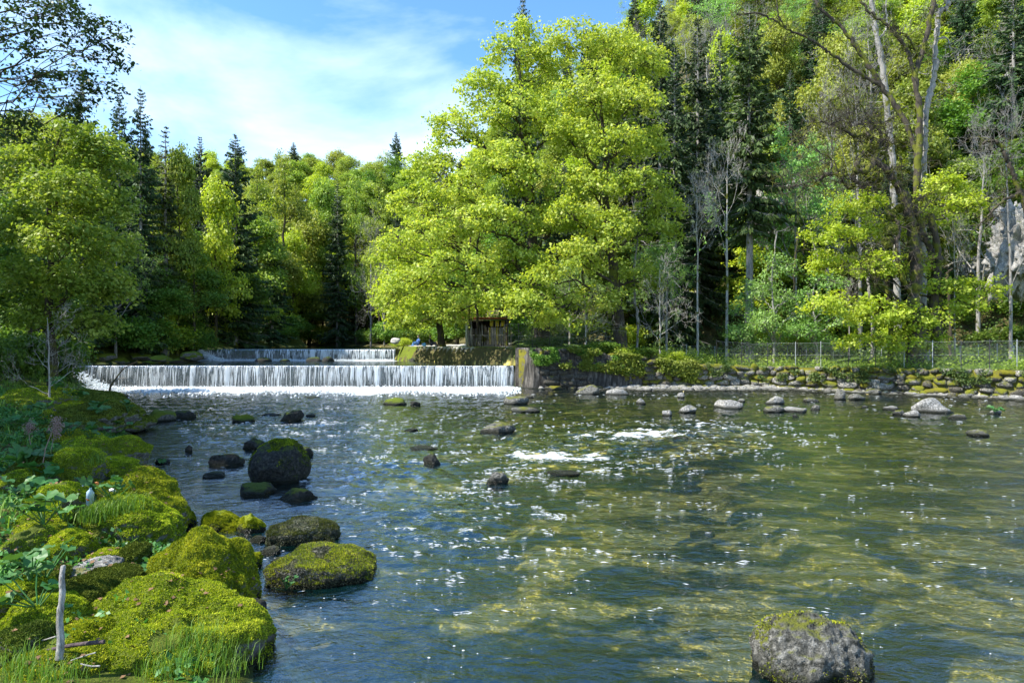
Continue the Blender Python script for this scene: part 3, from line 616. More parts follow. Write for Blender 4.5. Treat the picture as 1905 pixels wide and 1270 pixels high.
# the big rocks
rock('dark_boulder', 'big dark boulder with a moss cap standing in the shaded water', 'boulder', (X(521, 16.9), 16.9, .30), (.80, .66, .72), 'r_dark', 419, 5, rz=1.2, tilt=(.1, .15), planes=6, rough=.07, cut=.82, fine=.03,
     tuft=[dict(n=9000, size=.03, matn='mossd', minz=.2, cover=.4), dict(n=9000, size=.025, matn='mossb', minz=.75, cover=.4)])
rock('corner_boulder', 'rough white and green boulder in the water at the bottom right', 'boulder', (X(1503, 7.15), 7.15, .02), (.64, .52, .56), 'r_rough', 431, 6, rz=.2, tilt=(0, -.18), planes=7, fine=.05, cut=.7,
     tuft=[dict(n=12000, size=.018, matn='algae', minz=-.9, cover=.35), dict(n=9000, size=.018, matn='mossb', minz=.2, cover=.3)])
isl = [
 (324, 980, 68, 50, 12.6, 'r_mossd', 'pale mossy rock between the bank and the bright two humped rock', 'mossb', .35, 0),
 (405, 978, 88, 52, 12.3, 'r_moss', 'bright mossy rock, left and larger hump of the pair in the shallow cove', 'mossb', .85, 0),
 (462, 988, 50, 50, 12.2, 'r_moss', 'small steep mossy rock, right hump of the pair in the shallow cove', 'mossb', .7, 0),
 (558, 1002, 126, 60, 11.6, 'r_rough', 'dark shaggy rock with pale moss on top behind the large flat rock', 'mossd', .55, .25),
 (588, 1072, 204, 74, 9.7, 'r_rough', 'large flat rock half covered in yellow moss, lying in the water', 'mossb', .75, .15),
 (448, 1048, 64, 44, 10.2, 'r_mossd', 'small square rock with yellow moss left of the large flat rock', 'mossb', .5, .2),
 (500, 1012, 40, 26, 10.9, 'r_rough', 'low grey rock wedged among the island rocks', None, 0, 0),
 (478, 990, 34, 18, 11.6, 'r_rough', 'small round algae rock behind the low grey rock', None, 0, 0),
 (520, 1035, 40, 22, 10.4, 'r_rough', 'low dark stone touching the left end of the large flat rock', None, 0, 0),
]
for i, (px, py, w, h, d, mt_, lb, tm, cov, bx) in enumerate(isl):
    Wm, Hm = w * d / F, h * d / F
    zb = 0.0
    rock('island_rock', lb, 'rock', (X(px, d), d + Wm * .22, Hm * .02), (Wm * .5, Wm * .40, Hm * .62), mt_, 500 + i, 5, box=bx, planes=8, fine=.03, cut=.7,
         tuft=[dict(n=int(9000 + 14000 * Wm), size=.02, matn=tm, minz=.35, cover=cov * .8)] + ([dict(n=int(20000 * Wm), size=.022, matn='algae', minz=-.9, cover=.85)] if mt_ == 'r_rough' else []) if tm else None)
# ------------------------------------------------------------------ left bank boulders
BK = [ # cx, cy, w, h (px), depth, depth size, tilt, mat, label, tufts (n, size, cover, mat)
 (268, 1285, 430, 375, 7.0, 1.1, .36, 'r_mossp', 'huge moss carpeted boulder with bare grey patches filling the lower left corner', (60000, .020, .52, 'mossb')),
 (120, 1236, 330, 170, 7.1, .9, .05, 'r_mossp', 'low mossy shoulder of rock behind the upright stick, left of the huge boulder', (26000, .02, .6, 'mossb')),
 (62, 1165, 120, 84, 8.1, .5, .1, 'r_mossp', 'mossy stone beside the middle of the upright stick on its left', (9000, .02, .6, 'mossb')),
 (128, 1140, 96, 66, 8.3, .4, .15, 'r_mossp', 'low mossy stone just right of the upright stick', (8000, .02, .6, 'mossd')),
 (24, 1120, 80, 70, 8.9, .5, .0, 'r_mossp', 'mossy stone cut by the left edge above the grass', (7000, .02, .6, 'mossb')),
 (150, 1195, 90, 60, 7.2, .35, .1, 'r_mossp', 'small mossy hump behind the short dark branch', (8000, .02, .6, 'mossb')),
 (80, 1085, 60, 44, 9.3, .35, .1, 'r_mossd', 'grey and mossy stone under the egg shaped boulder', (4000, .02, .5, 'mossd')),
 (70, 975, 70, 56, 11.6, .5, .1, 'r_mossp', 'mossy stone among the butterbur below the olive boulder', (5000, .02, .6, 'mossb')),
 (30, 905, 70, 56, 13.8, .6, .0, 'r_mossp', 'mossy rock at the left edge behind the drooping round leaf', (5000, .025, .6, 'mossb')),
 (130, 820, 80, 44, 19.5, .8, .1, 'r_mossp', 'mossy rock behind the sunlit slab among dark leaves', (5000, .03, .6, 'mossb')),
 (125, 772, 84, 44, 27.5, 1.3, .1, 'r_mossp', 'low moss hump left of the long dark mossy rock', (5000, .04, .6, 'mossb')),
 (60, 745, 90, 44, 27, 1.6, .1, 'r_mossp', 'grassy moss hump high at the left edge of the slope', (5000, .04, .6, 'mossb')),
 (60, 1000, 70, 50, 10.9, .5, 0, 'r_mossd', 'small mossy stone at the left edge above the grey square edged one', (4000, .02, .7, 'mossb')),
 (150, 985, 60, 44, 10.9, .4, .1, 'r_mossd', 'mossy stone wedged left of the boulder with the grass tuft', (4000, .02, .7, 'mossd')),
 (245, 1042, 60, 60, 9.6, .3, .3, 'r_mossp', 'narrow mossy stone in the crevice above the bright sloping boulder', (5000, .02, .8, 'mossd')),
 (362, 1118, 240, 215, 8.5, .75, .42, 'r_mossp', 'bright yellow green mossy boulder sloping down to the water', (42000, .02, .72, 'mossb')),
 (232, 1010, 200, 150, 10.6, .8, .12, 'r_mossp', 'mossy boulder with a grass tuft on top behind the bright sloping one', (24000, .025, .62, 'mossb')),
 (262, 945, 165, 120, 12.1, .8, .45, 'r_mossp', 'long bright mossy ridge rock running down towards the cove', (20000, .025, .72, 'mossb')),
 (256, 912, 74, 70, 14.6, .7, .3, 'r_mossp', 'mossy rock at the water edge behind the bright ridge', (7000, .03, .62, 'mossb')),
 (222, 850, 80, 70, 17.6, .8, .3, 'r_mossp', 'dark green mossy rock at the waterline, upstream of the ridge', (7000, .03, .62, 'mossb')),
 (160, 842, 110, 52, 16.6, .8, .25, 'r_mossp', 'sunlit mossy slab leaning behind the flowering plants', (7000, .03, .62, 'mossb')),
 (200, 882, 88, 52, 14.8, .8, .1, 'r_mossp', 'round mossy rock with a clump of white flowers in front', (8000, .03, .62, 'mossb')),
 (122, 880, 92, 90, 14.0, .8, 0, 'r_mossp', 'mossy hummock with tall bright grass on its top', (9000, .03, .62, 'mossb')),
 (96, 940, 94, 74, 11.8, .6, 0, 'r_mossp', 'olive mossy boulder beside the plastic bottle', (9000, .025, .62, 'mossb')),
 (113, 1032, 84, 84, 9.8, .5, -.25, 'r_mossd', 'egg shaped boulder, moss above and grey stone below, behind the upright stick', (12000, .02, .75, 'mossb')),
 (38, 1026, 56, 72, 9.9, .5, 0, 'r_mossd', 'grey square edged stone with thin moss at the left edge', (3000, .02, .4, 'mossb')),
 (184, 1100, 124, 66, 8.7, .5, .05, 'r_mossp', 'dark mossy stone squeezed between the two largest boulders', (14000, .02, .8, 'mossd')),
 (172, 1066, 78, 44, 9.0, .4, .05, 'r_pale', 'bare grey stone with a clean top among the mossy boulders', None),
 (195, 1048, 72, 44, 9.5, .4, .2, 'r_mossd', 'small mossy stone just behind the bare grey stone', (5000, .02, .7, 'mossb')),
 (88, 1262, 220, 120, 6.35, .8, .1, 'r_mossp', 'mossy mound at the very bottom left beside the fallen twigs', (20000, .02, .60, 'mossb')),
 (158, 778, 122, 60, 25.5, 1.6, .1, 'r_mossp', 'long dark mossy rock on the shaded bank', (7000, .04, .6, 'mossd')),
 (206, 776, 70, 52, 26.5, 1.3, .1, 'r_mossp', 'steep mossy rock facing the water on the shaded bank', (5000, .04, .6, 'mossd')),
 (240, 790, 52, 40, 26.0, 1.2, .3, 'r_mossp', 'mossy rock at the waterline where the stone row begins', (4000, .04, .6, 'mossd')),
 (170, 745, 90, 30, 33, 1.8, .2, 'r_mossp', 'low mossy rock high on the shaded bank near the weir', (4000, .05, .6, 'mossd')),
 (105, 800, 90, 36, 22.5, 1.4, .0, 'r_mossd', 'half buried mossy rock behind the butterbur leaves', (4000, .04, .6, 'mossd')),
 (70, 1125, 90, 60, 8.6, .4, .1, 'r_mossd', 'shaded mossy stone under the round leaves at the left', (5000, .02, .7, 'mossd')),
 (30, 1205, 90, 70, 7.4, .4, .1, 'r_mossd', 'shaded stone behind the grass at the lower left edge', (5000, .02, .7, 'mossd')),
 (455, 1160, 60, 70, 8.1, .35, .2, 'r_dark', 'dark wet stone under the foot of the bright sloping boulder', None),
 (60, 880, 80, 60, 15.5, .9, 0, 'r_mossd', 'dark mossy rock hidden in leaves at the left edge', (4000, .03, .7, 'mossd')),
]
for i, (px, py, w, h, d, dd, tl, mt_, lb, tf) in enumerate(BK):
    dq = np.linspace(4.5, 40, 1400); gq = Hh(X(px, 1) * dq, dq); kq = int(np.argmax(3.5 - (py + h * .30 - 635) / F * dq < gq))
    if dq[kq] < d and w < 150: d = float(dq[kq]) + .05
    Wm, Hm = w * d / F, h * d / F; c = P(px, py, d); c[1] += dd * .3
    rock('bank_boulder', lb, 'boulder', c, (Wm * .5, dd, Hm * .5), mt_, 700 + i * 3, 6 if w > 150 else 5, tilt=(0, tl), planes=7, rough=.13, fine=.045, cut=.72,
         tuft=[dict(n=int(tf[0] * 1.25), size=tf[1], cover=tf[2], matn=tf[3], minz=-.1)] if tf else None)
# ------------------------------------------------------------------ mossy rocks along the left bank of the pool, below the upper weir
for i, (px, py, w, h) in enumerate([(185, 660, 50, 18), (222, 668, 34, 14), (258, 662, 40, 16), (300, 664, 36, 12), (212, 672, 22, 8), (332, 668, 30, 10), (160, 672, 44, 14), (280, 672, 24, 8), (356, 660, 36, 18)]):
    d = 54 + i % 3 * 1.5; rock('pool_bank_rock', 'mossy rock in the dark row along the left bank of the pool', 'rock', P(px, py + 3, d), (w * d / F * .55, .9, h * d / F * .55), 'r_mossp', 900 + i, 4, fine=.05, planes=9, cut=.6, group='mossy rocks along the left bank of the pool')
# ------------------------------------------------------------------ retaining wall on the right, stone by stone
t = thing('retaining_wall', 'long mossy dry stone retaining wall between the river and the fenced terrace', 'wall', (0, 48, 0))
stones = [mesh('stone', rock_shape(40 + k, 2, 8, .07, .40, .05, .70)[0], [ICO[2][1]], mats=[M['r_wall']]) for k in range(9)]
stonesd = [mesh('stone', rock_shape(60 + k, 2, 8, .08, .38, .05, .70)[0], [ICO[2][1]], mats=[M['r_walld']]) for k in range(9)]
rng = np.random.default_rng(77); cnt = 0
xw = np.linspace(2, 46, 900); yy_ = yw(xw); sl_ = np.concatenate([[0], np.cumsum(np.hypot(np.diff(xw), np.diff(yy_)))])
row = 0; z = -.1
GB = Geo()
for row in range(8):
    s = rng.uniform(0, .5)
    hrow = rng.uniform(.32, .46)
    while s < sl_[-1]:
        w = rng.uniform(.35, 1.15) * (1.25 if row < 2 else 1); xm = float(np.interp(s + w / 2, sl_, xw)); ym = float(yw(xm))
        top = float(terr(xm)) + .02; zc = z + hrow / 2 + rng.normal() * .05
        if zc < top - .02:
            an = math.atan2(float(yw(xm + .2) - yw(xm - .2)), .4)
            hh = min(hrow, top - (zc - hrow / 2)) 
            dark = xm < 10.5 or rng.random() < .15  # dark stone below the maples paints their shade; the rest is random
            sc = (w / 2 * 1.06, rng.uniform(.22, .36), hh / 2 * rng.uniform(.95, 1.4))
            lo = (xm, ym - .05 - .10 * rng.random() + .10 * (zc / 2), zc)
            if cnt < 298 and xm < 32.5 and xm > 7:
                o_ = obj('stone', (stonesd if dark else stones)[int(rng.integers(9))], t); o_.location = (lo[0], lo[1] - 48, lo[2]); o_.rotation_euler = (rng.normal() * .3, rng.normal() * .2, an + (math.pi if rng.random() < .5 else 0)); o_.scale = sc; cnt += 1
            else:
                V = rock_shape(int(rng.integers(40, 60)), 2, 4, .06, .38, .04, .85)[0] * np.array(sc); ca, sa = math.cos(an), math.sin(an)
                V = np.stack([V[:, 0] * ca - V[:, 1] * sa, V[:, 0] * sa + V[:, 1] * ca, V[:, 2]], -1) + np.array([lo[0], lo[1] - 48, lo[2]])
                GB.add(V, t=ICO[2][1])
        s += w + .02
    z += hrow
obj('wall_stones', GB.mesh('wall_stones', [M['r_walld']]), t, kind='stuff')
# backing behind the joints
xs = np.linspace(.5, 46, 160); V = []; 
for x in xs:
    y = float(yw(x)); V += [(x, y - .14 - 48, -.6), (x, y - .04 - 48, float(terr(x)) - .10), (x, y + .9 - 48, float(terr(x)) - .02), (x, y + .9 - 48, -.6)]
q = [[i * 4 + j, (i + 1) * 4 + j, (i + 1) * 4 + (j + 1), i * 4 + j + 1] for i in range(len(xs) - 1) for j in range(3)]
obj('earth_core', mesh('earth_core', np.array(V), [np.array(q)], mats=[M['r_walld']]), t)
# concrete wing at the end of the weir and the sloping mossy bank wall behind it
def slab(name, label, path_, zb, zt, batter, matn, cat='wall', n=60, rows=14):
    """path_: list of (x, y); wall leans back by batter; sheet with relief and a top"""
    pth_ = np.array(path_, float); dl = np.concatenate([[0], np.cumsum(np.hypot(*np.diff(pth_, axis=0).T))]); s = np.linspace(0, dl[-1], n)
    px_, py_ = np.interp(s, dl, pth_[:, 0]), np.interp(s, dl, pth_[:, 1]); tx, ty = np.gradient(px_), np.gradient(py_); ln = np.hypot(tx, ty); nx_, ny_ = -ty / ln, tx / ln
    zt_ = np.interp(s, dl, zt); bt = np.interp(s, dl, batter)
    u = np.concatenate([np.linspace(0, 1, rows), [1.0, 1.0]]); off = np.concatenate([np.zeros(rows), [.25, 1.6]])
    VV = []
    for k, (uu, oo) in enumerate(zip(u, off)):
        z_ = zb + (zt_ - zb) * uu; o2 = bt * uu + oo
        rel = (fbm(s * 1.5, z_ * 1.5, o=4, s=13) - .5) * .22
        VV.append(np.stack([px_ + nx_ * (o2 + rel), py_ + ny_ * (o2 + rel), z_ + (.02 if k < rows else 0) + rel * .2], -1))
    V = np.stack(VV, 0).reshape(-1, 3); c = np.array([pth_[:, 0].mean(), pth_[:, 1].mean(), 0]); me = mesh(name, V - c, [gridfaces(len(u), n)], mats=[M[matn]])
    return tag(obj(name, me, loc=tuple(float(q) for q in c)), label, cat)
slab('concrete_abutment', 'stained concrete abutment with rust streaks at the right end of the lower weir', [(.12, 51.5), (.18, 49.7), (1.5, 48.3), (4.5, 48.4), (8.2, 48.5), (9.5, 48.6)], -.6, [3.02, 3.02, 3.0, 2.85, 2.35, 2.1], [.12, .12, .3, .15, .1, .1], 'concrete', n=140, rows=24)
slab('sloping_bank_wall', 'sloping bank wall with bright yellow moss between the upper and the lower weir', [(-10.9, 63.2), (-10.8, 61.8), (-6.5, 57.3), (-2.5, 53.2), (-.2, 51.0), (.0, 50.7)], 1.4, [3.0, 3.02, 3.05, 3.05, 3.05, 3.05], [.2, .7, 1.2, 1.1, .6, .5], 'r_mossp', n=140, rows=20)
# ------------------------------------------------------------------ trees
def leaves(rng, C, N_, n_per, spread, size, updir=.6, flat=.55, drop=0.0, length=1.25):
    """C (c,3) cluster centres, N_ outward directions"""
    k = np.repeat(np.arange(len(C)), n_per); n = len(k)
    p = rng.normal(size=(n, 3)) * spread * np.array([1, 1, flat]); c = C[k] + p
    nn = N_[k] * .45 + np.array([0, 0, updir]) + rng.normal(size=(n, 3)) * .55; nn /= np.linalg.norm(nn, axis=1, keepdims=True)
    a = np.cross(nn, rng.normal(size=(n, 3))); a /= np.linalg.norm(a, axis=1, keepdims=True) + 1e-9
    if drop: a[:, 2] -= drop; a /= np.linalg.norm(a, axis=1, keepdims=True)
    b = np.cross(nn, a); s = size * rng.uniform(.6, 1.35, n)[:, None]
    V = np.stack([c - a * s * .5 * length, c + b * s * .42 + nn * s * .12, c + a * s * .5 * length, c - b * s * .42 + nn * s * .12], 1).reshape(-1, 3)
    return V, np.arange(n * 4).reshape(-1, 4)
def broadleaf(rng, lobes, base, tr, leaf=.22, nl=18, dens=2.2, spread=.32, trunk_top=None, branchmat='bark', shell=.5, up=.6, twig=.012, drop=0., limb=1.0, bottom=-.55, trunk_pts=None):
    """lobes: (n,6) centre, radii in the tree's own space. returns trunk mesh, crown mesh"""
    lobes = np.asarray(lobes, float); Gt = Geo()
    base = np.asarray(base, float)
    zmax = (lobes[:, 2] + lobes[:, 5]).max(); zc0 = (lobes[:, 2]).min()
    top = np.array([lobes[:, 0].mean(), lobes[:, 1].mean(), zmax * .93]) if trunk_top is None else np.asarray(trunk_top, float)
    if trunk_pts is None:
        m_ = 18; tt = np.linspace(0, 1, m_)[:, None]; tp = base * (1 - tt) + top * tt
        tp[:, :2] += (rng.normal(size=(m_, 2)) * .02 * zmax).cumsum(0) * .35 * np.sin(np.pi * tt)
    else: tp = cat_rom(trunk_pts, 24); m_ = 24; tt = np.linspace(0, 1, m_)[:, None]
    trr = tr * ((1 - tt[:, 0]) ** .8 * .93 + .04); trr[0] *= 1.35
    tubes(Gt, tp, trr, 9)
    Cs, Ns = [], []
    for c in lobes:
        ctr, r = c[:3], c[3:6]
        area = 4 * np.pi * (((r[0] * r[1]) ** 1.6 + (r[0] * r[2]) ** 1.6 + (r[1] * r[2]) ** 1.6) / 3) ** (1 / 1.6)
        n = max(6, int(area * dens)); v = rng.normal(size=(n * 2, 3)); v /= np.linalg.norm(v, axis=1, keepdims=True); v = v[v[:, 2] > bottom][:n]; n = len(v)
        rad = (shell + (1 - shell) * rng.random(n) ** .5)[:, None] * (1 + .14 * rng.normal(size=(n, 1)))
        p = ctr + v * r * rad
        # limb from the trunk
        zt = np.clip(ctr[2] - .5 * np.hypot(*(ctr[:2] - base[:2])) - .25 * r[2], base[2] + .18 * (top[2] - base[2]), tp[-3, 2]); i = int(np.argmin(np.abs(tp[:, 2] - zt)))
        A = tp[i]; lc = bend(rng, A, ctr + np.array([0, 0, -.1 * r[2]]), 9, .06, .035)[0]
        R0 = min(trr[i] * .55, limb * (.02 + .028 * r.mean())); tubes(Gt, lc, np.linspace(R0, R0 * .3, 9), 6)
        ns = max(3, n // 9); nod = p[rng.choice(n, ns, replace=False)] * .72 + ctr * .28
        st = lc[rng.integers(3, 9, ns)]; sec = bend(rng, st, nod, 6, .08, .06); tubes(Gt, sec, np.linspace(R0 * .42, R0 * .13, 6)[None, :] * np.ones((ns, 1)), 4)
        dd = ((p[:, None, :] - nod[None]) ** 2).sum(-1); j = dd.argmin(1)
        tw = bend(rng, sec[j, rng.integers(3, 6, n)], p, 4, .05, .08); tubes(Gt, tw, np.linspace(max(twig, R0 * .12), twig * .5, 4)[None, :] * np.ones((n, 1)), 3)
        Cs.append(p); Ns.append(v)
    Cs = np.concatenate(Cs); Ns = np.concatenate(Ns)
    npc = np.clip(rng.normal(nl, nl * .35, len(Cs)), nl * .3, nl * 2).astype(int)
    V, q = leaves(rng, Cs, Ns, npc, spread, leaf, up, drop=drop)
    return Gt, V, q
def mk_tree(name, label, cat, loc, Gt, V, q, leafm, barkm, group=None):
    t = thing(name, label, cat, loc, group=group)
    obj('trunk', Gt.mesh('trunk', [M[barkm]]), t)
    if V is not None: obj('crown', mesh('crown', V, [q], mats=[M[leafm]], smooth=False), t)
    return t
def pxlobes(rows, d, base, yscale=.9, lscale=.95):
    """rows px,py,rx,ry,dy -> own space lobes"""
    o_ = []
    for (px, py, rx, ry, dy) in rows:
        dd = d + dy; c = P(px, py, dd) - np.asarray(base); k = dd / F
        o_.append([c[0], c[1], c[2], rx * k * lscale, (rx + ry) / 2 * k * yscale, ry * k * lscale])
    return np.array(o_)
def gbase(px, d, dz=0.): x = X(px, d); return np.array([x, d, Hs(x, d) - .15 + dz])
# --- two great maples on the terrace right of the weirs
rng = np.random.default_rng(1)
b = gbase(1008, 56)
lob = pxlobes([(960, 92, 62, 52, 0), (905, 170, 62, 50, -2), (1015, 150, 60, 50, 2), (960, 210, 70, 46, -3), (850, 245, 62, 44, -1), (1040, 240, 60, 50, -2), (925, 300, 72, 44, -4), (800, 310, 52, 44, 0), (850, 355, 70, 42, -4), (770, 385, 48, 42, 0), (990, 340, 60, 44, -4), (920, 415, 80, 44, -5), (800, 440, 66, 44, -4), (740, 475, 44, 50, 0), (860, 500, 80, 40, -5), (770, 535, 60, 40, -3), (730, 560, 34, 44, 0), (960, 480, 60, 44, -4), (900, 550, 70, 36, -5), (820, 585, 56, 30, -3), (745, 605, 34, 28, -1), (1000, 565, 60, 40, -5), (945, 555, 44, 32, -6), (1035, 410, 50, 44, -3)], 56, b)
Gt, V, q = broadleaf(rng, lob, (0, 0, 0), .75, leaf=.20, nl=40, dens=1.0, spread=.34, shell=.42, up=.35, trunk_pts=[(0, 0, 0), P(1006, 560, 56) - b, P(992, 470, 56) - b, P(985, 360, 56) - b, P(975, 230, 56) - b, P(965, 110, 56) - b], limb=2.2, twig=.016)
mk_tree('maple_tree', 'huge lime green maple, left and wider one of the great pair above the weir', 'tree', b, Gt, V, q, 'lime', 'bark')
b = gbase(1158, 54)
lob = pxlobes([(1065, 80, 62, 40, 0), (1140, 95, 60, 46, 2), (1195, 120, 48, 44, 1), (1100, 175, 60, 44, -2), (1175, 195, 60, 44, -2), (1065, 260, 52, 40, -2), (1150, 270, 64, 40, -3), (1205, 270, 34, 44, 0), (1100, 345, 56, 38, -3), (1195, 350, 60, 40, -3), (1240, 385, 34, 34, -1), (1060, 400, 50, 36, -4), (1140, 425, 60, 38, -4), (1215, 430, 50, 34, -1), (1080, 480, 60, 34, -5), (1020, 520, 44, 30, -5), (1110, 560, 60, 34, -3), (1190, 520, 46, 34, 0), (985, 575, 56, 32, -6), (1040, 600, 50, 22, -5)], 54, b)
Gt, V, q = broadleaf(rng, lob, (0, 0, 0), .62, leaf=.20, nl=40, dens=1.0, spread=.34, shell=.42, up=.35, trunk_pts=[(0, 0, 0), P(1150, 590, 54) - b, P(1140, 480, 54) - b, P(1128, 400, 54) - b, P(1125, 280, 54) - b, P(1110, 120, 54) - b], limb=2.2, twig=.016)
mk_tree('maple_tree', 'huge lime green maple, right one of the great pair, with dark spruces behind it', 'tree', b, Gt, V, q, 'lime', 'bark')
b = gbase(822, 60)
lob = pxlobes([(800, 560, 50, 34, 0), (760, 590, 44, 26, -1), (840, 590, 50, 24, 0), (735, 540, 40, 40, 2), (790, 490, 60, 46, 3), (870, 575, 40, 24, 1)], 60, b)
Gt, V, q = broadleaf(rng, lob, (0, 0, 0), .35, leaf=.26, nl=16, dens=1.6, spread=.4, shell=.45)
mk_tree('maple_tree', 'small golden green maple with short leaning trunk beside the gravel path', 'tree', b, Gt, V, q, 'limeb', 'bark')
# --- lime maple on the right terrace
b = gbase(1742, 47)
lob = pxlobes([(1600, 385, 56, 34, 1), (1560, 440, 56, 34, -1), (1640, 430, 60, 36, 0), (1545, 495, 50, 32, 0), (1620, 500, 60, 32, -2), (1700, 500, 44, 36, 0), (1560, 570, 72, 30, -3), (1640, 585, 74, 34, -3), (1700, 600, 60, 34, -2), (1748, 352, 50, 28, 2), (1800, 385, 44, 26, 1), (1740, 400, 40, 30, 1), (1770, 535, 46, 26, -1), (1830, 540, 44, 26, 0), (1800, 575, 40, 22, -1), (1600, 635, 46, 22, -2), (1670, 640, 50, 24, -2), (1735, 640, 34, 22, -1)], 47, b)
Gt, V, q = broadleaf(rng, lob, (0, 0, 0), .38, leaf=.17, nl=34, dens=1.3, spread=.27, shell=.35, trunk_pts=[(0, 0, 0), P(1745, 600, 47) - b, P(1735, 480, 47) - b, P(1700, 400, 47.5) - b, P(1690, 350, 48) - b], limb=1.2)
mk_tree('lime_tree', 'brilliant lime green broadleaf tree hanging in tiers round the twisted bare tree', 'tree', b, Gt, V, q, 'limeb', 'bark')
# --- left bank, near trees
b = gbase(95, 29)
lob = pxlobes([(130, 275, 84, 62, 0), (55, 330, 70, 60, 2), (195, 300, 54, 50, 0), (110, 360, 80, 50, -2), (190, 385, 62, 50, 0), (50, 430, 60, 56, 1), (130, 450, 84, 50, -2), (210, 470, 50, 46, 1), (60, 520, 60, 50, 0), (150, 530, 80, 44, -1), (215, 545, 44, 40, 0), (80, 590, 60, 40, 0), (160, 605, 60, 34, 0), (30, 250, 40, 40, 3)], 29, b)
Gt, V, q = broadleaf(rng, lob, (0, 0, 0), .22, leaf=.13, nl=22, dens=5.5, spread=.22, shell=.5, limb=.8, twig=.007)
mk_tree('beech_tree', 'big bushy yellow green beech glowing in the sun at the left edge above the bank', 'tree', b, Gt, V, q, 'beech', 'bark')
bx = X(-150, 20); b = np.array([bx, 20, Hs(bx, 20) - .1])
lob = pxlobes([(30, 60, 60, 50, 0), (110, 40, 60, 40, 0), (185, 60, 44, 40, 0), (215, 110, 22, 32, 0), (150, 130, 50, 40, 0), (60, 150, 60, 44, 1), (130, 200, 54, 34, 0), (195, 165, 34, 28, 0), (40, 235, 50, 44, 0), (110, 10, 70, 30, 0), (220, 60, 14, 22, 0), (20, -30, 70, 40, 1)], 20, b)
Gt, V, q = broadleaf(rng, lob, (0, 0, 0), .26, leaf=.10, nl=13, dens=5.0, spread=.13, shell=.25, limb=1.1, twig=.006, bottom=-1, trunk_pts=[(0, 0, 0), (-1.5, 0, 5), (-2.2, 0, 10), (-1.5, 0, 14), (-.5, 0, 18)])
mk_tree('ash_tree', 'tall open tree with dark small leaves and long bare branches in the top left corner', 'tree', b, Gt, V, q, 'dark', 'bark')
# --- prototypes for the rest
def rnd_lobes(rng, h, w, n, z0=.3, cone=False):
    o_ = []
    for i in range(n):
        f = rng.random(); z = h * (z0 + (1 - z0) * f * .86); rr = w / 2 * (np.sin(np.pi * np.clip(.12 + .80 * f, 0, 1)) ** .7 if not cone else (1.08 - f))
        a = i * 2.4 + rng.random(); rad = rr * rng.uniform(.35, .72); s = w * rng.uniform(.17, .25)
        o_.append([math.cos(a) * rad, math.sin(a) * rad, z, s, s, s * .75])
    o_.append([0, 0, h - w * .16, w * .17, w * .17, w * .19]); return np.array(o_)
def spruce(rng, h=20., wb=3.2, z0=.08, dens=1.0, droop=.5):
    Gt = Geo(); tubes(Gt, np.array([[0, 0, z] for z in np.linspace(0, h, 12)]) + rng.normal(size=(12, 3)) * .02, .30 * (1 - np.linspace(0, 1, 12) * .96), 7)
    zs = []; z = z0 * h
    while z < h * .99: zs.append(z); z += .50 * (1.1 - .55 * z / h) / dens
    P0, D, Ln = [], [], []
    for z in zs:
        f = (z / h - z0) / (1 - z0); L0 = wb * (1 - f) ** .72 * (1 if f > .12 else .75 + 2 * f) * rng.uniform(.75, 1.15) + .06; n = int(rng.integers(6, 10))
        for a in rng.uniform(0, 2 * np.pi, n): P0.append((0, 0, z)); D.append((math.cos(a), math.sin(a), .35 * f - droop * (1 - f) * .6)); Ln.append(L0 * rng.uniform(.45, 1.2))
    P0, D, Ln = np.array(P0), np.array(D), np.array(Ln); n = len(P0); u = np.linspace(0, 1, 5)[None, :, None]
    B = P0[:, None] + D[:, None] * Ln[:, None, None] * u; B[:, :, 2] += (u[:, :, 0] ** 2 - u[:, :, 0] * .5) * Ln[:, None] * .22
    tubes(Gt, B, np.linspace(.035, .008, 5)[None] * np.ones((n, 1)), 3)
    # hanging sprays along each branch
    m_ = np.clip((Ln * 15 * dens), 6, 50).astype(int); k = np.repeat(np.arange(n), m_); t_ = rng.uniform(.12, 1.02, len(k)); 
    c = P0[k] + D[k] * (Ln[k] * t_)[:, None]; c[:, 2] += (t_ ** 2 - t_ * .5) * Ln[k] * .22
    side = np.stack([-D[k, 1], D[k, 0], 0 * t_], -1) * np.where(rng.random(len(k)) < .5, 1, -1)[:, None]
    ax = side * rng.uniform(.2, 1, len(k))[:, None] + D[k] * .7 + np.array([0, 0, -1]) * rng.uniform(.1, 1.1, len(k))[:, None]; ax /= np.linalg.norm(ax, axis=1, keepdims=True)
    ln = (.26 + .5 * (1 - t_) * np.clip(Ln[k] / 3, .2, 1) + .2 * rng.random(len(k)))[:, None]
    wv = np.cross(ax, rng.normal(size=ax.shape)); wv /= np.linalg.norm(wv, axis=1, keepdims=True); ln = ln * np.clip(Ln[k] / 1.1, .42, 1)[:, None]; w_ = ln * .2
    V = np.stack([c - wv * w_ * .6, c + ax * ln * .5 - wv * w_, c + ax * ln, c + ax * ln * .5 + wv * w_], 1).reshape(-1, 3)
    return Gt, V, np.arange(len(k) * 4).reshape(-1, 4)
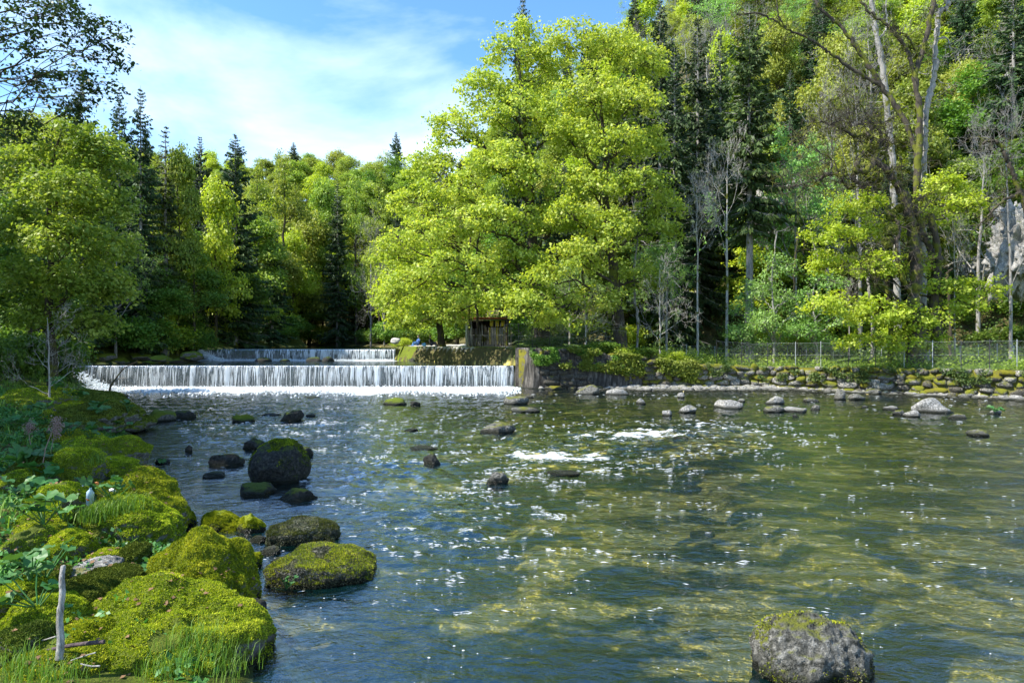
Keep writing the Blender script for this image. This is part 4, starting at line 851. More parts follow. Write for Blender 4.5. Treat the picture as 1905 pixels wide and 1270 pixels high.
def bare(rng, h=14., tr=.2, levels=5, spread=.75, z0=.3, n1=13, lean=0.0, twist=.09, tw_min=.008):
    Gt = Geo(); m_ = 14; tt = np.linspace(0, 1, m_); tp = np.stack([lean * h * tt ** 1.5 + (rng.normal(size=m_) * .012 * h).cumsum() * .5 * tt, (rng.normal(size=m_) * .012 * h).cumsum() * .5 * tt, h * .92 * tt], -1)
    tubes(Gt, tp, tr * (1.03 - tt) ** .8 * 1.0 + .01, 8)
    f = rng.uniform(z0, .98, n1); i = (f * (m_ - 1)).astype(int); st = tp[i]; a = rng.uniform(0, 2 * np.pi, n1); el = rng.uniform(.3, 1.0, n1)
    dr = np.stack([np.cos(a) * np.cos(el), np.sin(a) * np.cos(el), np.sin(el)], -1); ln = h * .36 * spread * (1.15 - .75 * (f - z0) / (1 - z0)) * rng.uniform(.7, 1.2, n1); rd = tr * .42 * (1.1 - f)
    ends = []
    for lv in range(levels):
        m2 = 6; n = len(st); Pn = np.zeros((n, m2, 3)); Pn[:, 0] = st; d_ = dr.copy(); 
        for s in range(1, m2):
            d_ = d_ + rng.normal(size=(n, 3)) * twist * 2.4; d_[:, 2] += .05; d_ /= np.linalg.norm(d_, axis=1, keepdims=True); Pn[:, s] = Pn[:, s - 1] + d_ * (ln / (m2 - 1))[:, None]
        tubes(Gt, Pn, np.maximum(rd[:, None] * np.linspace(1, .45, m2)[None], tw_min * .6), 5 if lv == 0 else 3); ends.append(Pn[:, -1])
        nc = [5, 4, 4, 3, 3][lv] if lv < 5 else 2
        j = np.repeat(np.arange(n), nc); pos_i = rng.integers(2, m2, len(j)); pos_i[::nc] = m2 - 1; st = Pn[j, pos_i]; tdir = Pn[j, pos_i] - Pn[j, pos_i - 1]; tdir /= np.linalg.norm(tdir, axis=1, keepdims=True)
        dr = tdir + rng.normal(size=(len(j), 3)) * .55; dr /= np.linalg.norm(dr, axis=1, keepdims=True); ln = ln[j] * rng.uniform(.38, .68, len(j)); rd = np.maximum(rd[j] * .42, tw_min)
    return Gt, np.concatenate(ends)
PROTO = {}
def proto(key, name, cat, Gt, V, q, leafm, barkm):
    PROTO[key] = (name, cat, Gt.mesh('trunk', [M[barkm]]), mesh('crown', V, [q], mats=[M[leafm]], smooth=False) if V is not None else None)
r_ = np.random.default_rng(21)
for k_, (lm, h, w, nlob, z0, lf, nl_, dn) in {
    'beechA': ('beech', 15, 9, 18, .22, .24, 18, 1.5), 'beechB': ('green', 14, 8, 16, .15, .22, 18, 1.6), 'paleA': ('pale', 13, 9, 16, .2, .22, 17, 1.5),
    'limeA': ('limeb', 12, 7, 15, .15, .22, 17, 1.6), 'slimA': ('beech', 15, 6, 16, .25, .20, 16, 1.7), 'sapA': ('sap', 6.5, 4.2, 13, .18, .12, 13, 3.6)}.items():
    Gt, V, q = broadleaf(r_, rnd_lobes(r_, h, w, nlob, z0), (0, 0, 0), h * .017, leaf=lf, nl=nl_, dens=dn, spread=.36 if k_ != 'sapA' else .22, shell=.35)
    proto(k_, {'b': 'beech_tree', 'p': 'beech_tree', 'l': 'linden_tree', 's': 'young_tree'}[k_[0]], 'tree', Gt, V, q, lm, 'bark' if k_ != 'sapA' else 'barkg')
for k_, (h, wb, z0, dn, dr_, lm) in {'spruceA': (20, 3.6, .04, 1.15, .6, 'needle'), 'spruceB': (20, 3.0, .05, 1.15, .9, 'needle'), 'spruceC': (20, 2.8, .38, 1.2, .9, 'needleb'), 'spruceD': (20, 2.0, .3, .7, .4, 'needleb')}.items():
    Gt, V, q = spruce(r_, h, wb, z0, dn, dr_); proto(k_, 'spruce_tree', 'tree', Gt, V, q, lm, 'barkg')
for k_, (h, lvl, sp, z0, n1, bm_) in {'bareA': (15, 4, .95, .3, 14, 'barkg'), 'bareB': (14, 4, .7, .45, 12, 'barkp'), 'bareC': (6, 4, 1.1, .12, 9, 'barkp')}.items():
    Gt, ends = bare(r_, h, .012 * h, lvl, sp, z0, n1, tw_min=.010 if h > 10 else .007)
    proto(k_, 'bare_tree', 'tree', Gt, None, None, None, bm_)
Gt, ends = bare(r_, 14, .16, 4, .9, .25, 12, tw_min=.010); e_ = ends[r_.choice(len(ends), 1300)]
V, q = leaves(r_, e_, np.zeros_like(e_), 6, .22, .16); proto('budA', 'budding_tree', 'tree', Gt, V, q, 'sap', 'barkg')
lob = np.array([[r_.uniform(-1.1, 1.1), r_.uniform(-1, 1), r_.uniform(.5, 1.5), .75, .75, .6] for _ in range(9)])
Gt, V, q = broadleaf(r_, lob, (0, 0, 0), .04, leaf=.13, nl=15, dens=4.5, spread=.2, shell=.3, twig=.006); proto('bushA', 'bush', 'bush', Gt, V, q, 'green', 'bark')
Gt, V, q = broadleaf(r_, lob * np.array([1.1, 1, .8, 1, 1, 1]), (0, 0, 0), .04, leaf=.11, nl=13, dens=4.5, spread=.2, shell=.3, twig=.006); proto('bushB', 'bush', 'bush', Gt, V, q, 'limeb', 'bark')
PH = {'beechA': 15, 'beechB': 14, 'paleA': 13, 'limeA': 12, 'slimA': 15, 'sapA': 6.5, 'spruceA': 20, 'spruceB': 20, 'spruceC': 20, 'spruceD': 20, 'bareA': 14.5, 'bareB': 13.5, 'bareC': 7, 'budA': 14, 'bushA': 2.1, 'bushB': 1.8}
PW = {'beechA': 9, 'beechB': 8, 'paleA': 9, 'limeA': 7, 'slimA': 6, 'sapA': 4.4, 'spruceA': 6, 'spruceB': 4.8, 'spruceC': 4.4, 'spruceD': 3.2, 'bareA': 9, 'bareB': 6.5, 'bareC': 6, 'budA': 9, 'bushA': 3.4, 'bushB': 3.4}
def plant_tree(key, x, y, h, w=None, label='', group=None, rz=None, dz=-.15):
    nm, cat, tm, cm = PROTO[key]; t = thing(nm, label, cat, (x, y, Hs(x, y) + dz), rz if rz is not None else random.uniform(0, 6.28), group)
    sz = h / PH[key]; sx = (w / PW[key]) if w else sz; t.scale = (sx, sx, sz)
    obj('trunk', tm, t)
    if cm: obj('crown', cm, t)
    return t
random.seed(5)
def pt(key, px, d, top, wpx, label, dz=-.15, rz=None):
    for _ in range(60):
        z_, s_, r_2 = Hh(np.array([X(px, d)]), np.array([float(d)]), True)[:3]
        if s_[0] > .4 or r_2[0] > .35: break
        d += 1
    x = X(px, d); zb = Hs(x, d) + dz; zt = 3.5 - (top - 635) / F * d
    return plant_tree(key, x, d, max(zt - zb, 1.0), wpx * d / F, label, rz=rz, dz=dz)
T = [
 # left side
 ('spruceA', 222, 58, 168, 92, 'dark spruce with spread top, left one of the two tall ones behind the sunny beech'),
 ('spruceB', 262, 56, 160, 84, 'tallest narrow dark spruce right beside its twin behind the sunny beech'),
 ('spruceA', 150, 48, 135, 110, 'dark spruce half hidden behind the open tree in the top left'),
 ('spruceD', 308, 60, 232, 70, 'thin spruce with a bare antenna like tip and long visible trunk'),
 ('spruceA', 372, 78, 252, 80, 'dark spruce with a pointed top between the thin one and the wide one'),
 ('spruceA', 438, 72, 248, 120, 'wide dark spruce on the skyline left of the valley gap'),
 ('beechA', 475, 80, 400, 130, 'light green beech under the wide skyline spruce'),
 ('spruceB', 505, 84, 400, 70, 'dark pointed spruce left of the pale round beech'),
 ('spruceB', 628, 108, 338, 60, 'small dark spruce in the far gap left of the great maples'),
 ('spruceB', 640, 118, 470, 80, 'black shaded spruce over the far end of the river'),
 ('limeA', 545, 104, 430, 90, 'light linden behind the foot of the pale round beech'),
 ('spruceB', 385, 69, 395, 60, 'dark young spruce behind the golden linden'),
 ('limeA', 402, 62, 335, 116, 'golden green linden with a ragged pointed top in front of the dark spruces'),
 ('beechB', 360, 57, 452, 120, 'grey green beech above the left end of the upper weir'),
 ('beechB', 440, 62, 470, 120, 'mid green beech hanging over the upper weir'),
 ('beechB', 300, 55, 500, 110, 'green beech in the shade left of the upper weir'),
 ('beechA', 330, 60, 270, 100, 'sunlit beech between the thin spruce and the pointed one'),
 ('paleA', 575, 84, 388, 132, 'pale yellow round topped beech above the far river bend'),
 ('slimA', 528, 96, 292, 90, 'tall light green beech on the skyline right of the wide spruce'),
 ('slimA', 480, 92, 310, 80, 'green beech crown touching the right side of the wide spruce'),
 ('beechA', 600, 112, 335, 80, 'small round beech at the lowest point of the skyline'),
 ('slimA', 662, 110, 325, 70, 'feathery beech left of the gap beside the great maple'),
 ('slimA', 706, 106, 330, 62, 'feathery grey green tree touching the left side of the great maple'),
 ('bareA', 690, 84, 420, 90, 'grey bare tree leaning over the far river next to the maple'),
 ('bareA', 715, 74, 470, 80, 'grey bare bush like tree between the river bend and the great maple'),
 ('beechB', 575, 84, 540, 110, 'low dark green tree over the far river bank'),
 ('bareC', 92, 24, 540, 160, 'pale multi stemmed bare shrub standing on the left bank'),
 ('bushA', 250, 50, 590, 130, 'green bush over the left bank of the pool'),
 ('bushB', 292, 58, 548, 70, 'pale leafed shrub catching the sun above the pool bank'),
 ('budA', 215, 40, 400, 150, 'pale twiggy budding tree behind the sunny beech'),
 ('beechB', 60, 36, 420, 180, 'dark green tree in the shade at the left edge below the sunny beech'),
 ('beechB', 118, 44, 450, 150, 'deep green tree overhanging the left end of the lower weir'),
 ('bushA', 30, 31, 620, 130, 'dark shaded bush at the left edge above the grassy bank'),
 ('bushA', 110, 36, 630, 110, 'dark bush at the end of the lower weir'),
 # right side
 ('spruceA', 972, 82, -20, 110, 'dark spruce tip rising behind the left great maple'),
 ('spruceB', 1172, 92, 38, 40, 'small dark spruce tip in the sky gap right of the great maples'),
 ('spruceA', 1228, 74, -10, 120, 'dark spruce right behind the great maples, touching the top of the view'),
 ('spruceB', 1298, 70, 28, 120, 'tall drooping spruce in the middle of the dark group'),
 ('spruceB', 1255, 66, 90, 100, 'dark spruce pressed against the right side of the great maple'),
 ('spruceC', 1394, 58, 10, 128, 'tall drooping spruce with a long bare grey trunk above the terrace'),
 ('spruceB', 1340, 76, 60, 90, 'dark spruce between the drooping one and the bare trunk one'),
 ('spruceA', 1530, 84, 10, 110, 'dark spruce on the slope behind the grey twig tree'),
 ('spruceA', 1885, 66, -30, 150, 'dark conifer boughs at the top right corner'),
 ('spruceA', 1470, 78, 130, 80, 'blue green conifer beside the yellow trees on the slope'),
 ('paleA', 1560, 76, 60, 160, 'yellow green beech glowing high on the right slope'),
 ('paleA', 1450, 88, 30, 120, 'golden beech crown between two spruces on the slope'),
 ('limeA', 1345, 90, 60, 90, 'yellow green tree top between the dark spruces'),
 ('bareB', 1352, 55, 258, 110, 'slim bare tree with pale mottled trunk left of the bare trunk spruce'),
 ('bareB', 1298, 54, 330, 90, 'slender bare tree with pale stem behind the fence near the dark wall'),
 ('bareA', 1600, 58, 130, 190, 'wide grey cloud of bare twigs above the lime green tree'),
 ('bareA', 1540, 62, 190, 150, 'grey twiggy tree left of the twisted bare tree'),
 ('bareA', 1820, 58, 250, 190, 'grey bare tree in front of the pale cliff at the right'),
 ('bareA', 1880, 52, 210, 150, 'bare tree with dark trunk at the right edge'),
 ('budA', 1480, 60, 260, 170, 'budding tree with thin green haze in the middle of the slope'),
 ('budA', 1240, 58, 440, 120, 'thin leafed tree behind the fence beside the great maple'),
 ('beechA', 1700, 66, 150, 150, 'green broadleaf crown behind the two tall dark trunks'),
 ('paleA', 1790, 74, 110, 110, 'orange tinted young beech on the upper right slope'),
 ('sapA', 1440, 51, 470, 120, 'fresh green sapling above the terrace lawn, left one of a pair'),
 ('sapA', 1520, 50.5, 505, 130, 'fresh green sapling beside the lime tree, right one of a pair'),
 ('sapA', 1395, 53, 520, 100, 'light green young tree round the foot of the bare spruce trunk'),
 ('bareC', 1228, 49.6, 452, 140, 'pale many stemmed leafless shrub growing out of the wall top'),
 ('bareC', 1090, 50.5, 520, 150, 'fan of dead pale branches in front of the right maple trunk'),
 ('bareB', 1776, 51, 400, 60, 'short bare tree with thick pale trunk near the right end of the fence'),
 ('bareB', 1580, 53, 520, 40, 'thin pale stem under the lime green tree'),
 ('bushB', 1150, 49.9, 650, 70, 'sunny bush spilling over the dark end of the wall'),
 ('bushB', 1250, 50.2, 655, 70, 'yellow green bush on the wall top below the pale shrub'),
 ('bushA', 1110, 49.8, 652, 80, 'green bush on the wall right of the concrete abutment'),
 ('bushA', 1190, 49.8, 662, 60, 'leafy bush hanging down the wall beside the stump'),
 ('bushA', 1020, 53, 628, 90, 'dark leafy growth at the foot of the left great maple'),
 ('budA', 1060, 64, 480, 110, 'thin green tree in the shade between the two great maples'),
 ('beechB', 930, 68, 420, 170, 'shaded green tree behind the hut'),
 ('beechB', 1130, 70, 400, 190, 'shaded green tree behind the two great maples'),
 ('beechB', 850, 76, 470, 130, 'green tree at the back of the path clearing'),
 ('bushB', 745, 64, 628, 40, 'bright bush at the corner where the upper weir meets the path'),
]
for row in T: pt(*row)
for x_, y_, h_, k_, lb in [(-21, 12.5, 17, 'beechA', 'green beech on the left bank just outside the view, beside the open ash tree'), (-25, 18, 18, 'beechB', 'dark green beech on the left bank behind the open ash tree'), (-31, 26, 18, 'beechB', 'green beech higher up the left bank behind the sunny beech'), (-24, 5.5, 16, 'spruceA', 'spruce on the left bank nearest to the camera'), (-37, 33, 18, 'beechA', 'green beech up the left slope at the level of the lower weir')]:
    plant_tree(k_, x_, y_, h_, None, lb)
# --- forest on the slopes
GR = {'spruceA': ('dark spruce on the {}', 'spruces of the {}'), 'spruceB': ('slender spruce on the {}', 'slender spruces of the {}'),
      'beechA': ('light green beech on the {}', 'beeches of the {}'), 'beechB': ('mid green tree on the {}', 'green trees of the {}'), 'slimA': ('slim green beech on the {}', 'slim beeches of the {}'),
      'paleA': ('pale yellow spring beech on the {}', 'pale beeches of the {}'), 'limeA': ('bright lime tree on the {}', 'lime trees of the {}'), 'bareA': ('grey leafless tree on the {}', 'leafless trees of the {}'), 'budA': ('budding tree on the {}', 'budding trees of the {}'),
      'bushA': ('dark green bush on the {}', 'bushes of the {}'), 'bushB': ('bright green bush on the {}', 'bright bushes of the {}')}
used = [(o.location.x, o.location.y) for o in COL.objects if o.type == 'EMPTY' and o.get('category') == 'tree']
rng = np.random.default_rng(33)
def scatter(n, xr_, yr_, kinds, probs, hr, region, cond, mind):
    k = 0; tries = 0
    while k < n and tries < n * 60:
        tries += 1; x = rng.uniform(*xr_); y = math.exp(rng.uniform(math.log(yr_[0]), math.log(yr_[1])))
        if abs(x) / y > .86 or not cond(x, y): continue
        md = mind * (y / 80) ** .5
        if any((x - a) ** 2 + (y - b) ** 2 < md * md for a, b in used): continue
        used.append((x, y)); kd = str(rng.choice(kinds, p=probs)); h = rng.uniform(*hr) * (1.35 if 'spruce' in kd else .25 if 'bush' in kd else 1)
        lb, gr = GR[kd]; px_ = 952 + 1241 * x / y; fx_ = y - yf(x)
        rg = region + (', low down' if (fx_ < 14 if x > 0 else y < 85) else ', half way up' if (fx_ < 34 if x > 0 else y < 120) else ', high up')
        rg += (' behind the great maples' if px_ < 1250 else ' above the dark spruces' if px_ < 1480 else ' behind the twisted tree' if px_ < 1700 else ' towards the right edge') if region.endswith('right slope') or region == 'right slope' else (' near the left edge' if px_ < 200 else ' behind the twin spruces' if px_ < 400 else ' left of the gap' if px_ < 600 else ' beside the great maple')
        region_, = (rg,); plant_tree(kd, x, y, h, PW[kd] * h / PH[kd] * rng.uniform(.85, 1.25), lb.format(region_), gr.format(region_)); k += 1
onland = lambda x, y: (xl(y) - x > 2.5) or (x > xr(y) + 4)
scatter(200, (2, 125), (60, 170), ['spruceA', 'spruceB', 'beechA', 'beechB', 'paleA', 'limeA', 'bareA', 'budA'], [.10, .09, .17, .10, .12, .10, .16, .16], (10, 16), 'right slope', lambda x, y: y > yf(x) + 1, 3.9)
scatter(110, (-120, -14), (48, 125), ['spruceA', 'spruceB', 'beechA', 'beechB', 'slimA', 'paleA', 'limeA'], [.07, .06, .27, .18, .20, .12, .10], (10, 14), 'left valley side', lambda x, y: xl(y) - x > 3 and not (-26 < x < -10 and y < 80), 4.6)
scatter(230, (-130, 10), (100, 190), ['spruceA', 'beechA', 'slimA', 'paleA', 'beechB', 'limeA'], [.09, .28, .24, .18, .11, .10], (11, 15), 'far valley end', lambda x, y: (xl(y) - x > 2) or x > xr(y) + 3, 4.0)
used = []
scatter(70, (0, 80), (56, 90), ['bushA', 'bushB'], [.65, .35], (8, 13), 'right slope', lambda x, y: y > yf(x) - 4, 2.2)
scatter(46, (-60, -16), (40, 80), ['bushA', 'bushB'], [.8, .2], (8, 13), 'left valley side', lambda x, y: xl(y) - x > 1.2, 2.2)
scatter(26, (-60, -5), (80, 125), ['bushA', 'bushB'], [.8, .2], (9, 14), 'far river bank', lambda x, y: 1.0 < xl(y) - x < 9 or (1 < x - xr(y) < 12 and y > 85), 2.0)
# undergrowth: leaves close to the ground of the slopes
def ground_leaves(name, label, n, xr_, yr_, cond, size, matn, lift=.25, cat='undergrowth'):
    r = np.random.default_rng(len(name) + n); x = r.uniform(*xr_, n * 3); y = np.exp(r.uniform(math.log(yr_[0]), math.log(yr_[1]), n * 3))
    k = cond(x, y) & (fbm(x * .5, y * .5, o=3, s=17) > .42); x, y = x[k][:n], y[k][:n]; z = Hh(x, y) + np.abs(r.normal(size=len(x))) * lift
    V, q = leaves(r, np.stack([x, y, z], -1), np.zeros((len(x), 3)), 5, lift * .9, size); 
    o_ = obj(name, mesh(name, V, [q], mats=[M[matn]], smooth=False), kind='stuff'); return tag(o_, label, cat)
ground_leaves('undergrowth', 'low leafy undergrowth covering the steep right slope behind the fence', 30000, (0, 90), (52, 110), lambda x, y: (y > yf(x) - 7) & (y > yw(np.clip(x, .3, 60)) + 3), .20, 'ivy', .4)
ground_leaves('undergrowth', 'tall weeds growing along the fence on the terrace', 5200, (9, 40), (38, 55), lambda x, y: (y > yw(np.clip(x, .3, 60)) + .5) & (y < yw(np.clip(x, .3, 60)) + 4), .11, 'beech', .38)
ground_leaves('undergrowth', 'dark low undergrowth under the trees of the left valley side', 12000, (-70, -14), (34, 100), lambda x, y: xl(y) - x > 1.5, .16, 'ivy', .3)
# ------------------------------------------------------------------ hand drawn bare trees on the right terrace
def limb_tree(name, label, basepx, d, curves, barkm, twigs=0, seed=0, moss=None):
    """curves: list of (px,py,dy) lists with start and end radius"""
    b = gbase(basepx, d); G = Geo(); rng = np.random.default_rng(seed); tips = []
    for pts, r0, r1 in curves:
        W_ = np.array([P(p[0], p[1], d + (p[2] if len(p) > 2 else 0)) - b for p in pts]); c = cat_rom(W_, 8 * len(pts)); c[1:-1] += rng.normal(size=c[1:-1].shape) * min(r0, .12) * .35
        rr = np.linspace(r0, r1, len(c)) * (1 + .12 * rng.normal(size=len(c))); tubes(G, c, rr, 8); tips.append((c, r1))
    if twigs:
        for c, r1 in tips:
            n = max(2, int(twigs * len(c) / 40)); i = rng.integers(len(c) // 3, len(c), n); st = c[i]; dr = rng.normal(size=(n, 3)) * np.array([1, .7, .8]) + np.array([0, 0, .25]); dr /= np.linalg.norm(dr, axis=1, keepdims=True); ln = rng.uniform(.5, 1.8, n); rd = np.full(n, .03)
            for lv in range(3):
                m2 = 6; Pn = np.zeros((len(st), m2, 3)); Pn[:, 0] = st; dd = dr.copy()
                for s in range(1, m2): dd = dd + rng.normal(size=dd.shape) * .28; dd /= np.linalg.norm(dd, axis=1, keepdims=True); Pn[:, s] = Pn[:, s - 1] + dd * (ln / 5)[:, None]
                tubes(G, Pn, rd[:, None] * np.linspace(1, .5, m2)[None], 3)
                j = np.repeat(np.arange(len(st)), 3); k = rng.integers(2, 6, len(j)); st = Pn[j, k]; dr = dd[j] + rng.normal(size=(len(j), 3)) * .7; dr /= np.linalg.norm(dr, axis=1, keepdims=True); ln = ln[j] * .62; rd = np.maximum(rd[j] * .55, .008)
    t = thing(name, label, 'tree', b); obj('trunk', G.mesh('trunk', [M[barkm]]), t)
    if moss:
        for (px, py, w, h) in moss:
            V, Fc = rock_shape(seed + px, 4, 3, .2, 0, .06); V = V * np.array([w, w, h]) * d / F / 2; c = P(px, py, d - .25) - b
            mo = obj('moss_clump', mesh('moss_clump', V, [Fc], mats=[M['mossclump']]), t, loc=tuple(float(v) for v in c))
            tufts(mo, V, Fc, 1500, .09, rng, 'mossd', -1, 'moss_fringe', .9, 1.0, .25)
    return t
M['mossclump'] = simple('moss_clump', (.10, .11, .012), .9, sc=12, var=.5)
limb_tree('twisted_tree', 'old twisted mossy tree with crooked bare limbs rising from the lime green foliage', 1700, 45, [
    ([(1700, 692), (1702, 620), (1700, 560), (1705, 500), (1700, 459), (1688, 388), (1674, 351), (1655, 322), (1629, 296)], .5, .19),
    ([(1629, 296), (1611, 318, -.4), (1592, 314, -.5), (1604, 285, 0), (1622, 259, 0), (1618, 225, .3)], .2, .09),
    ([(1622, 259), (1607, 248), (1588, 252), (1566, 240), (1545, 232, .3), (1526, 226, .5), (1500, 235, .6)], .13, .03),
    ([(1592, 314), (1588, 335, -.3), (1583, 350, -.3), (1574, 345, -.3), (1563, 326, -.3), (1545, 324), (1529, 330), (1518, 346), (1490, 344), (1459, 352)], .17, .025),
    ([(1588, 335, -.3), (1602, 345, -.5), (1610, 350, -.6)], .10, .05),
    ([(1629, 296), (1640, 262, .5), (1632, 240, .7), (1612, 215, 1), (1600, 190, 1)], .12, .03),
    ([(1592, 314), (1594, 280, .2), (1586, 250, .4), (1580, 215, .6), (1570, 170, .6)], .08, .02),
    ([(1655, 322), (1648, 290, .4), (1652, 262, .6), (1640, 230, .8)], .08, .03),
    ([(1700, 459), (1715, 425, .3), (1702, 390, .5), (1712, 365, .6)], .2, .1),
    ([(1705, 560), (1680, 520, -.5), (1668, 470, -.6), (1672, 430, -.5), (1664, 400, -.5)], .16, .10),
    ([(1560, 329), (1550, 300, .3), (1520, 280, .4), (1490, 255, .5)], .05, .015),
    ([(1700, 600), (1660, 545, -.8), (1620, 515, -1), (1600, 490, -1)], .12, .03),
], 'barkm', 34, 5, moss=[(1660, 428, 26, 22), (1652, 452, 22, 20), (1660, 400, 18, 22), (1672, 388, 14, 14)])
limb_tree('tall_bare_tree', 'tall dark trunk running out of the top of the view, thicker of the pair', 1712, 50, [
    ([(1712, 690), (1700, 560), (1706, 440), (1705, 348), (1711, 222), (1703, 141), (1718, 92), (1736, 11), (1744, -60)], .30, .15),
    ([(1703, 148), (1697, 120), (1688, 96), (1672, 72), (1650, 48), (1611, 15), (1590, -20)], .15, .08),
    ([(1708, 290, .3), (1680, 220, .8), (1640, 160, 1), (1596, 92, 1), (1563, 48, 1), (1522, 11, 1), (1500, -30, 1)], .20, .10),
    ([(1640, 160, 1), (1590, 132, 1), (1544, 100, .8), (1514, 78, .6), (1466, 55, .5), (1415, 26, .4), (1370, 28, .3)], .14, .05),
    ([(1466, 55, .5), (1448, 30, .4), (1445, -10, .4)], .07, .04),
    ([(1706, 95, -.2), (1690, 70, -.3), (1678, 62, -.4), (1668, 70, -.4)], .09, .03),
], 'barkm', 16, 8)
limb_tree('tall_bare_tree', 'tall slender grey and mossy trunk right beside the thick dark one', 1722, 50.5, [
    ([(1724, 690), (1716, 520), (1718, 333), (1722, 222), (1736, 148), (1742, 74), (1748, 22), (1762, 15), (1764, -20)], .30, .12),
    ([(1742, 74), (1760, 70), (1768, 90), (1786, 98)], .07, .02), ([(1748, 22), (1735, -5), (1730, -40)], .08, .04),
], 'barkg', 14, 9)
limb_tree('tall_bare_tree', 'pale grey patchy trunk behind the twig cloud, left of the dark pair', 1672, 56, [
    ([(1672, 690), (1668, 480), (1660, 303), (1655, 240), (1644, 148), (1633, 74), (1622, 11), (1620, -50)], .30, .17),
    ([(1633, 74), (1650, 50), (1648, 10), (1655, -30)], .08, .04),
], 'barkg', 20, 10)
limb_tree('leaning_tree', 'dark mossy limb reaching in at the right edge in front of the cliff', 1960, 46, [
    ([(1960, 690), (1930, 480), (1905, 380), (1882, 320), (1868, 285), (1850, 262), (1830, 268)], .25, .07), ([(1905, 355), (1870, 372), (1840, 400), (1815, 425)], .12, .04)], 'barkm', 20, 11)
limb_tree('broken_tree', 'short thick dark trunk beside the fence right of the twisted tree', 1738, 46.5, [([(1740, 692), (1742, 650), (1738, 560), (1746, 480), (1730, 400)], .36, .2)], 'bark', 6, 12)
for i, (px, d, w, lb) in enumerate([(870, 58.5, .16, 'slim dark trunk standing left of the white hut wall'), (886, 58.0, .13, 'second slim dark trunk close to the white hut wall'), (940, 57, .12, 'dark stem in front of the right end of the hut'),
                                (1088, 55, .16, 'straight dark stem in the shade left of the right maple'), (1480, 55, .14, 'dark thin stem behind the lawn, left of the saplings'), (1620, 50.5, .15, 'slim grey stem left of the twisted tree trunk'), (1655, 48.5, .2, 'mossy leaning stem close to the twisted tree trunk'), (1765, 52, .14, 'grey stem between the dark trunk and the pale trunk'), (1183, 56, .13, 'grey stem right behind the right maple trunk'), (1440, 54, .10, 'thin grey stem behind the left sapling')]):
    limb_tree('slim_tree', lb, px, d, [([(px, 690), (px + 3, 600), (px - 4, 520), (px + 6, 430 if d > 52 else 500)], w, w * .5)], 'bark' if 'dark' in lb or 'mossy' in lb else 'barkg', 5, 30 + i)
# ------------------------------------------------------------------ cliffs
for lb, px, py, w, h, d in [('white limestone cliff showing at the right edge behind bare trees', 1900, 455, 150, 210, 53), ('small pale cliff face between the spruce trunk and the slope trees', 1424, 400, 60, 110, 62), ('pale rock patch low in the trees near the right edge', 1800, 500, 60, 60, 62), ('grey crag showing high on the right slope', 1500, 360, 80, 60, 70)]:
    rock('cliff_face', lb, 'cliff', P(px, py, d), (w * d / F * .5, 2.4, h * d / F * .5), 'cliff', px, 6, box=.2, planes=22, rough=.22, fine=.17, cut=.5)
# ------------------------------------------------------------------ broken rocks along the foot of the wall
r9 = np.random.default_rng(91)
for i in range(34):
    px = 1010 + i * 27 + r9.uniform(-8, 8); r_x = (px - 952.5) / F; y_ = 48.
    for _ in range(20): y_ = float(yw(max(r_x * y_, .3))) - .45 - r9.random() * .25
    w_ = r9.uniform(.25, .62); k_ = i % 3
    rock('wall_foot_rock', ('pale chipped rock', 'dark crusted rock', 'rough speckled rock')[k_] + ' in the rubble along the foot of the retaining wall', 'rock', (r_x * y_, y_, .05), (w_, w_ * .6, w_ * r9.uniform(.35, .7)), ('r_pale', 'r_walld', 'r_rough')[k_], 1400 + i, 3, rz=r9.uniform(-.5, .5), box=.15, planes=10, fine=.05, cut=.6, group=('pale rocks', 'dark rocks', 'speckled rocks')[k_] + ' along the foot of the retaining wall')
